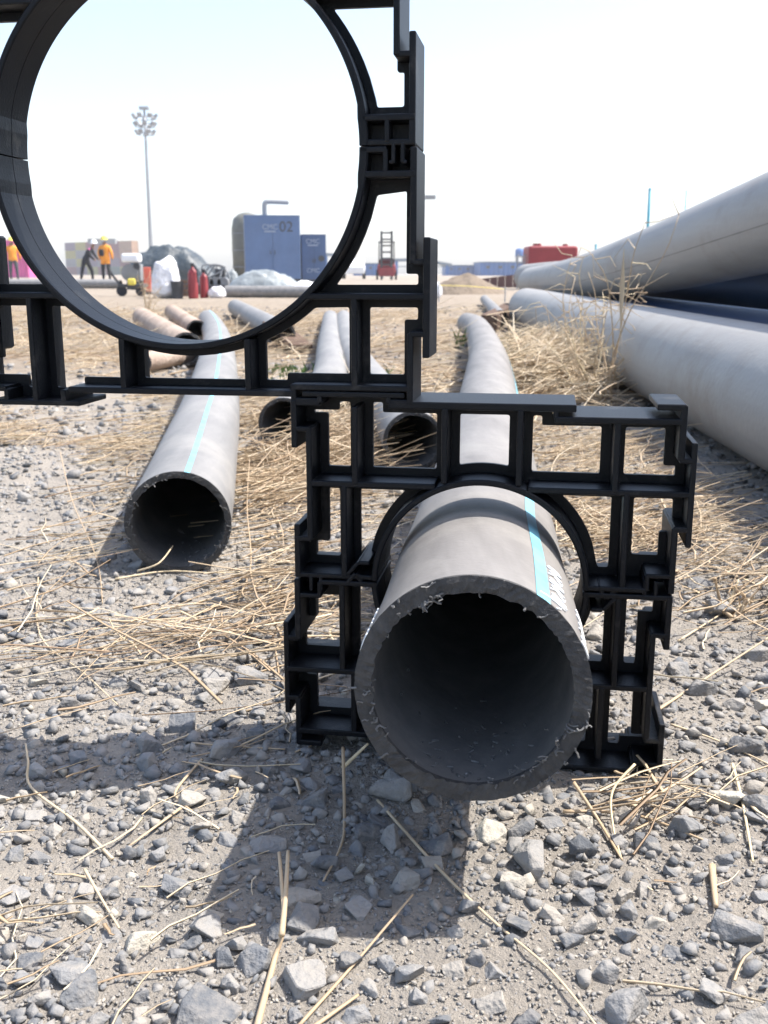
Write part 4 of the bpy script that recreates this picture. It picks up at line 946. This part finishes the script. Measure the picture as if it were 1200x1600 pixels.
# blue sheds, right and middle
def shed(px0, px1, pyt, Y, dep, label, roofdrop=0, nwin=0):
    x0, x1 = X(px0, Y), X(px1, Y); W_ = x1 - x0; H_ = Z((px0 + px1) / 2, pyt, Y); root = empty('blue_shed', ((x0 + x1) / 2, Y, 0))
    n = max(6, int(W_ / .9)); poly = []
    for i in range(n):
        xa = -W_ / 2 + W_ * i / n; s_ = W_ / n; poly += [(xa, 0), (xa + s_ * .4, 0), (xa + s_ * .5, .12), (xa + s_ * .9, .12)]
    poly += [(W_ / 2, 0), (W_ / 2, dep), (-W_ / 2, dep)]
    MB().prism(poly, 0, H_ - .1).build('wall', M['shed'], root)
    MB().prism([(-W_ / 2 - .2, H_ - .1), (W_ / 2 + .2, H_ - .1), (W_ / 2 + .2, H_), (-W_ / 2 - .2, H_ + .0)], -dep - .2, .3, Matrix.Rotation(math.pi / 2, 4, 'X')).build('roof', M['roof'], root)
    for i in range(nwin): MB().box((-W_ * .35 + W_ * .7 * i / max(1, nwin - 1), -.06, H_ * .62), (W_ * .07, .1, H_ * .18)).build('window', M['darkgrey'], root)
    return tag(root, label, 'shed', 'blue sheds')
shed(552, 606, 411, 210, 14, 'blue shed behind the forklift mast, seen through the large spacer', nwin=3)
shed(697, 752, 414, 230, 16, 'lower blue shed just right of the open canopy', nwin=4)
shed(750, 832, 409, 215, 16, 'taller blue shed below the roof water tank', nwin=4)
def canopy(px0, px1, pyl, pyr, Y, label):
    x0, x1 = X(px0, Y), X(px1, Y); z0, z1 = Z(px0, pyl, Y), Z(px1, pyr, Y); root = empty('open_canopy', ((x0 + x1) / 2, Y, 0)); W_ = x1 - x0
    zm = max(z0, z1) + .2; cr = [(-W_ / 2, z0), (0, (z0 + z1) / 2 + .5), (W_ / 2, z1)]
    MB().prism([(a, c) for a, c in cr] + [(a, c - .45) for a, c in cr[::-1]], -8, 0, Matrix.Rotation(math.pi / 2, 4, 'X')).build('roof', M['roof'], root)
    for a, zt in ((-W_ * .42, z0), (W_ * .42, z1)): MB().box((a, .4, zt / 2), (.5, .5, zt - .3)).build('column', M['shed'], root)
    MB().box((0, .3, min(z0, z1) - .5), (W_ * .9, .15, .15)).build('truss', M['roof'], root)
    return tag(root, label, 'canopy', 'open canopies')
canopy(505, 562, 395, 407, 190, 'open steel canopy between the blue cabinet and the forklift')
canopy(612, 706, 404, 412, 190, 'open steel canopy with sloping roof right of the forklift')
wt = empty('water_tank', (X(811, 216), 216, 0)); zb = Z(811, 408, 216); zt = Z(811, 388, 216); rw = (zt - zb) * .36
for sx in (-1, 1):
    for sy in (-1, 1): MB().box((sx * rw * .7, sy * rw * .7, (zb + 1) / 2), (.16, .16, zb + 1)).build('leg', M['steel'], wt)
MB().tube([(0, 0, zb + .9), (0, 0, zb + 1.0), (0, 0, zt - .3), (0, 0, zt)], [rw * .95, rw, rw, rw * .5], 20).build('tank', M['shed'], wt, smooth=True); MB().box((0, 0, zb + .85), (rw * 2.2, rw * 2.2, .12)).build('platform', M['steel'], wt)
tag(wt, 'blue water tank on a stand above the taller blue shed', 'water tank')
# forklift
Y = 62; fk = empty('forklift', (X(604, Y), Y, 0)); hm = Z(604, 361, Y)
for sx in (-1, 1): MB().box((sx * .30, 0, hm / 2), (.13, .16, hm)).build('mast_rail', M['darkgrey'], fk, .01)
for i in range(7): MB().box((0, .02, .5 + (hm - .6) * i / 6), (.5, .08, .09)).build('mast_crossbar', M['darkgrey'], fk)
MB().box((0, .9, .55), (1.1, 1.7, .6)).build('chassis', M['red'], fk, .08); MB().box((0, 1.5, .95), (1.0, .6, .5)).build('counterweight', M['red'], fk, .1)
for sx in (-1, 1):
    MB().box((sx * .45, 1.0, 1.55), (.06, .9, 1.2)).build('cab_post', M['darkgrey'], fk); MB().tube([(sx * .50, .35, .30), (sx * .62, .35, .30)], .30, 20).build('wheel', M['black'], fk); MB().tube([(sx * .50, 1.6, .27), (sx * .62, 1.6, .27)], .27, 20).build('wheel', M['black'], fk)
    MB().box((sx * .22, -.55, .12), (.11, 1.0, .05)).build('fork', M['darkgrey'], fk)
MB().box((0, 1.0, 2.18), (1.0, 1.1, .06)).build('cab_roof', M['darkgrey'], fk, .02); MB().box((0, -.06, .45), (.9, .08, .5)).build('carriage', M['red'], fk, .02)
tag(fk, 'red forklift with tall dark mast seen through the large spacer', 'forklift')
# small white car
Y = 75; car = empty('car', (X(553, Y), Y, 0), R(90))
side = [(-1.9, .35), (1.9, .35), (1.95, .75), (1.2, .88), (.75, 1.35), (-.9, 1.38), (-1.6, .92), (-1.95, .85)]
MB().prism(side, -.78, .78, Matrix.Rotation(math.pi / 2, 4, 'X')).build('body', M['white'], car, .06); MB().prism([(1.05, .90), (.72, 1.30), (-.85, 1.32), (-1.4, .95)], -.79, .79, Matrix.Rotation(math.pi / 2, 4, 'X')).build('windows', M['darkgrey'], car)
for sx in (-1.2, 1.2):
    for sy in (-.72, .72): MB().tube([(sx, sy - .09, .31), (sx, sy + .09, .31)], .31, 20).build('wheel', M['black'], car)
tag(car, 'small white car parked left of the blue shed and forklift', 'car')
# sand heap
n = 40; vs = []; Y = 19; 
for j in range(n + 1):
    for i in range(n + 1):
        u, v = i / n * 2 - 1, j / n * 2 - 1; d_ = math.hypot(u, v); z = max(0, 1 - d_ ** 1.5) * .36 * (1 + .25 * noise.noise((u * 3, v * 3, 3))) + .02 * noise.noise((u * 12, v * 12, 1)); vs.append((u * .78, v * 1.4, z - .03))
o = link('sand_heap', MB().add(vs, [(j * (n + 1) + i, j * (n + 1) + i + 1, (j + 1) * (n + 1) + i + 1, (j + 1) * (n + 1) + i) for j in range(n) for i in range(n)]).mesh('sand_heap'), M['sand'], None, True); o.location = (X(727, Y), Y, 0); tag(o, 'brown sand heap with caution tape in front, right of the spacers', 'sand heap')
# hoarding
Y = 27; hd = empty('hoarding', (X(790, Y), Y, 0)); x0, x1 = X(742, Y) - hd.location.x, X(850, Y) - hd.location.x
nb = 9
for i in range(nb):
    xa = x0 + (x1 - x0) * i / nb; xb = x0 + (x1 - x0) * (i + 1) / nb - .012; za = Z(760, 437 - 14 * i / nb, Y); zb_ = Z(760, 437 - 14 * (i + 1) / nb, Y)
    MB().prism([(xa, 0), (xb, 0), (xb, zb_), (xa, za)], -.03 - .004 * (i % 2), 0, Matrix.Rotation(math.pi / 2, 4, 'X')).build('panel', M['maroon'], hd)
tag(hd, 'dark reddish brown hoarding with sloping top behind the sand heap', 'hoarding')
# caution tape
Y = 13; tp = empty('caution_tape', (X(730, Y), Y, 0)); pts_ = smooth_path([(X(686, Y) - tp.location.x, 0, Z(690, 446, Y)), (0, 0, Z(730, 447, Y)), (X(790, Y) - tp.location.x, 0, Z(780, 452, Y))], 20)
MB().tube(pts_, .007, 6, True, .5).build('tape', M['yellow'], tp)
for k in (0, -1): MB().tube([(pts_[k].x, 0, 0), (pts_[k].x, 0, pts_[k].z + .03)], .008, 8).build('stake', M['steel'], tp)
tag(tp, 'thin yellow caution tape strung before the sand heap', 'tape')
# red tank
Y = 24; rt = empty('red_tank', (X(862, Y), Y, 0)); x0, x1 = X(825, Y) - rt.location.x, X(902, Y) - rt.location.x; zt = Z(862, 384, Y)
MB().box(((x0 + x1) / 2, .5, zt * .62), (x1 - x0, 1.0, zt * .76)).build('tank_body', M['red'], rt, .06, 3)
MB().box(((x0 + x1) / 2, .5, zt * .17), ((x1 - x0) * .9, .9, zt * .14)).build('skid', M['darkgrey'], rt, .02)
MB().tube([(x0 * .55, .4, zt - .01), (x0 * .55, .4, zt + .06)], .10, 16).build('filler_cap', M['red'], rt); MB().tube([(x1 * .6, .4, zt - .01), (x1 * .6, .4, zt + .05)], .06, 16).build('vent', M['red'], rt)
for sx in (0, .16): MB().tube([(x0 - .06 - sx, .2, 0), (x0 - .06 - sx, .2, zt * .82)], .015, 8).build('ladder_rail', M['steel'], rt)
for i in range(5): MB().tube([(x0 - .06, .2, .12 + zt * .16 * i), (x0 - .22, .2, .12 + zt * .16 * i)], .012, 8).build('ladder_rung', M['steel'], rt)
tag(rt, 'red rounded tank with ladder behind the top large pipe', 'tank')
def post(px, pyt, Y, rad, matl, label, name='post', lamp=False):
    o = empty(name, (X(px, Y), Y, 0)); H_ = Z(px, pyt, Y)
    MB().tube([(0, 0, 0), (0, 0, H_ * .5), (0, 0, H_)], [rad, rad * .95, rad * .9], 12).build('shaft', matl, o, smooth=True); MB().box((0, 0, .05), (rad * 4, rad * 4, .1)).build('base_plate', matl, o)
    MB().tube([(0, 0, H_), (0, 0, H_ + rad)], [rad * 1.15, rad * .5], 12).build('cap', matl, o)
    if lamp:
        for k in (-1, 1): MB().box((k * rad * 5, 0, H_ - rad * 2), (rad * 8, rad * 5, rad * 3)).build('lamp_head', M['grey'], o)
    return tag(o, label, 'post' if not lamp else 'lamp post')
post(1008, 296, 30, .045, M['teal'], 'thick teal post rising behind the top large pipe'); post(1064, 298, 30, .018, M['teal'], 'thin post right of the thick teal one'); post(929, 383, 30, .035, M['teal'], 'short teal post top left of the tall one')
post(661, 304, 130, .16, M['steel'], 'thin lamp post at the right side of the large spacer', 'lamp_post', True); post(163, 372, 210, .3, M['steel'], 'far small lamp post near the floodlight mast', 'lamp_post', True)

# ------------------------------------------------------------------ haze
hz = MB().box((0, 300, 24), (2400, 1100, 52)).mesh('haze'); hm_ = bpy.data.materials.new('haze'); hm_.use_nodes = True; t = hm_.node_tree
t.nodes.remove(t.nodes['Principled BSDF']); pv = t.nodes.new('ShaderNodeVolumePrincipled'); pv.inputs['Color'].default_value = (.93, .96, 1, 1); pv.inputs['Density'].default_value = .00065; pv.inputs['Anisotropy'].default_value = .2
t.links.new(pv.outputs[0], t.nodes['Material Output'].inputs['Volume']); ho = link('haze', hz, hm_); tag(ho, 'pale dusty haze filling the air over the yard', 'haze', None, 'stuff'); ho.display_type = 'WIRE'
S.cycles.volume_bounces = 1
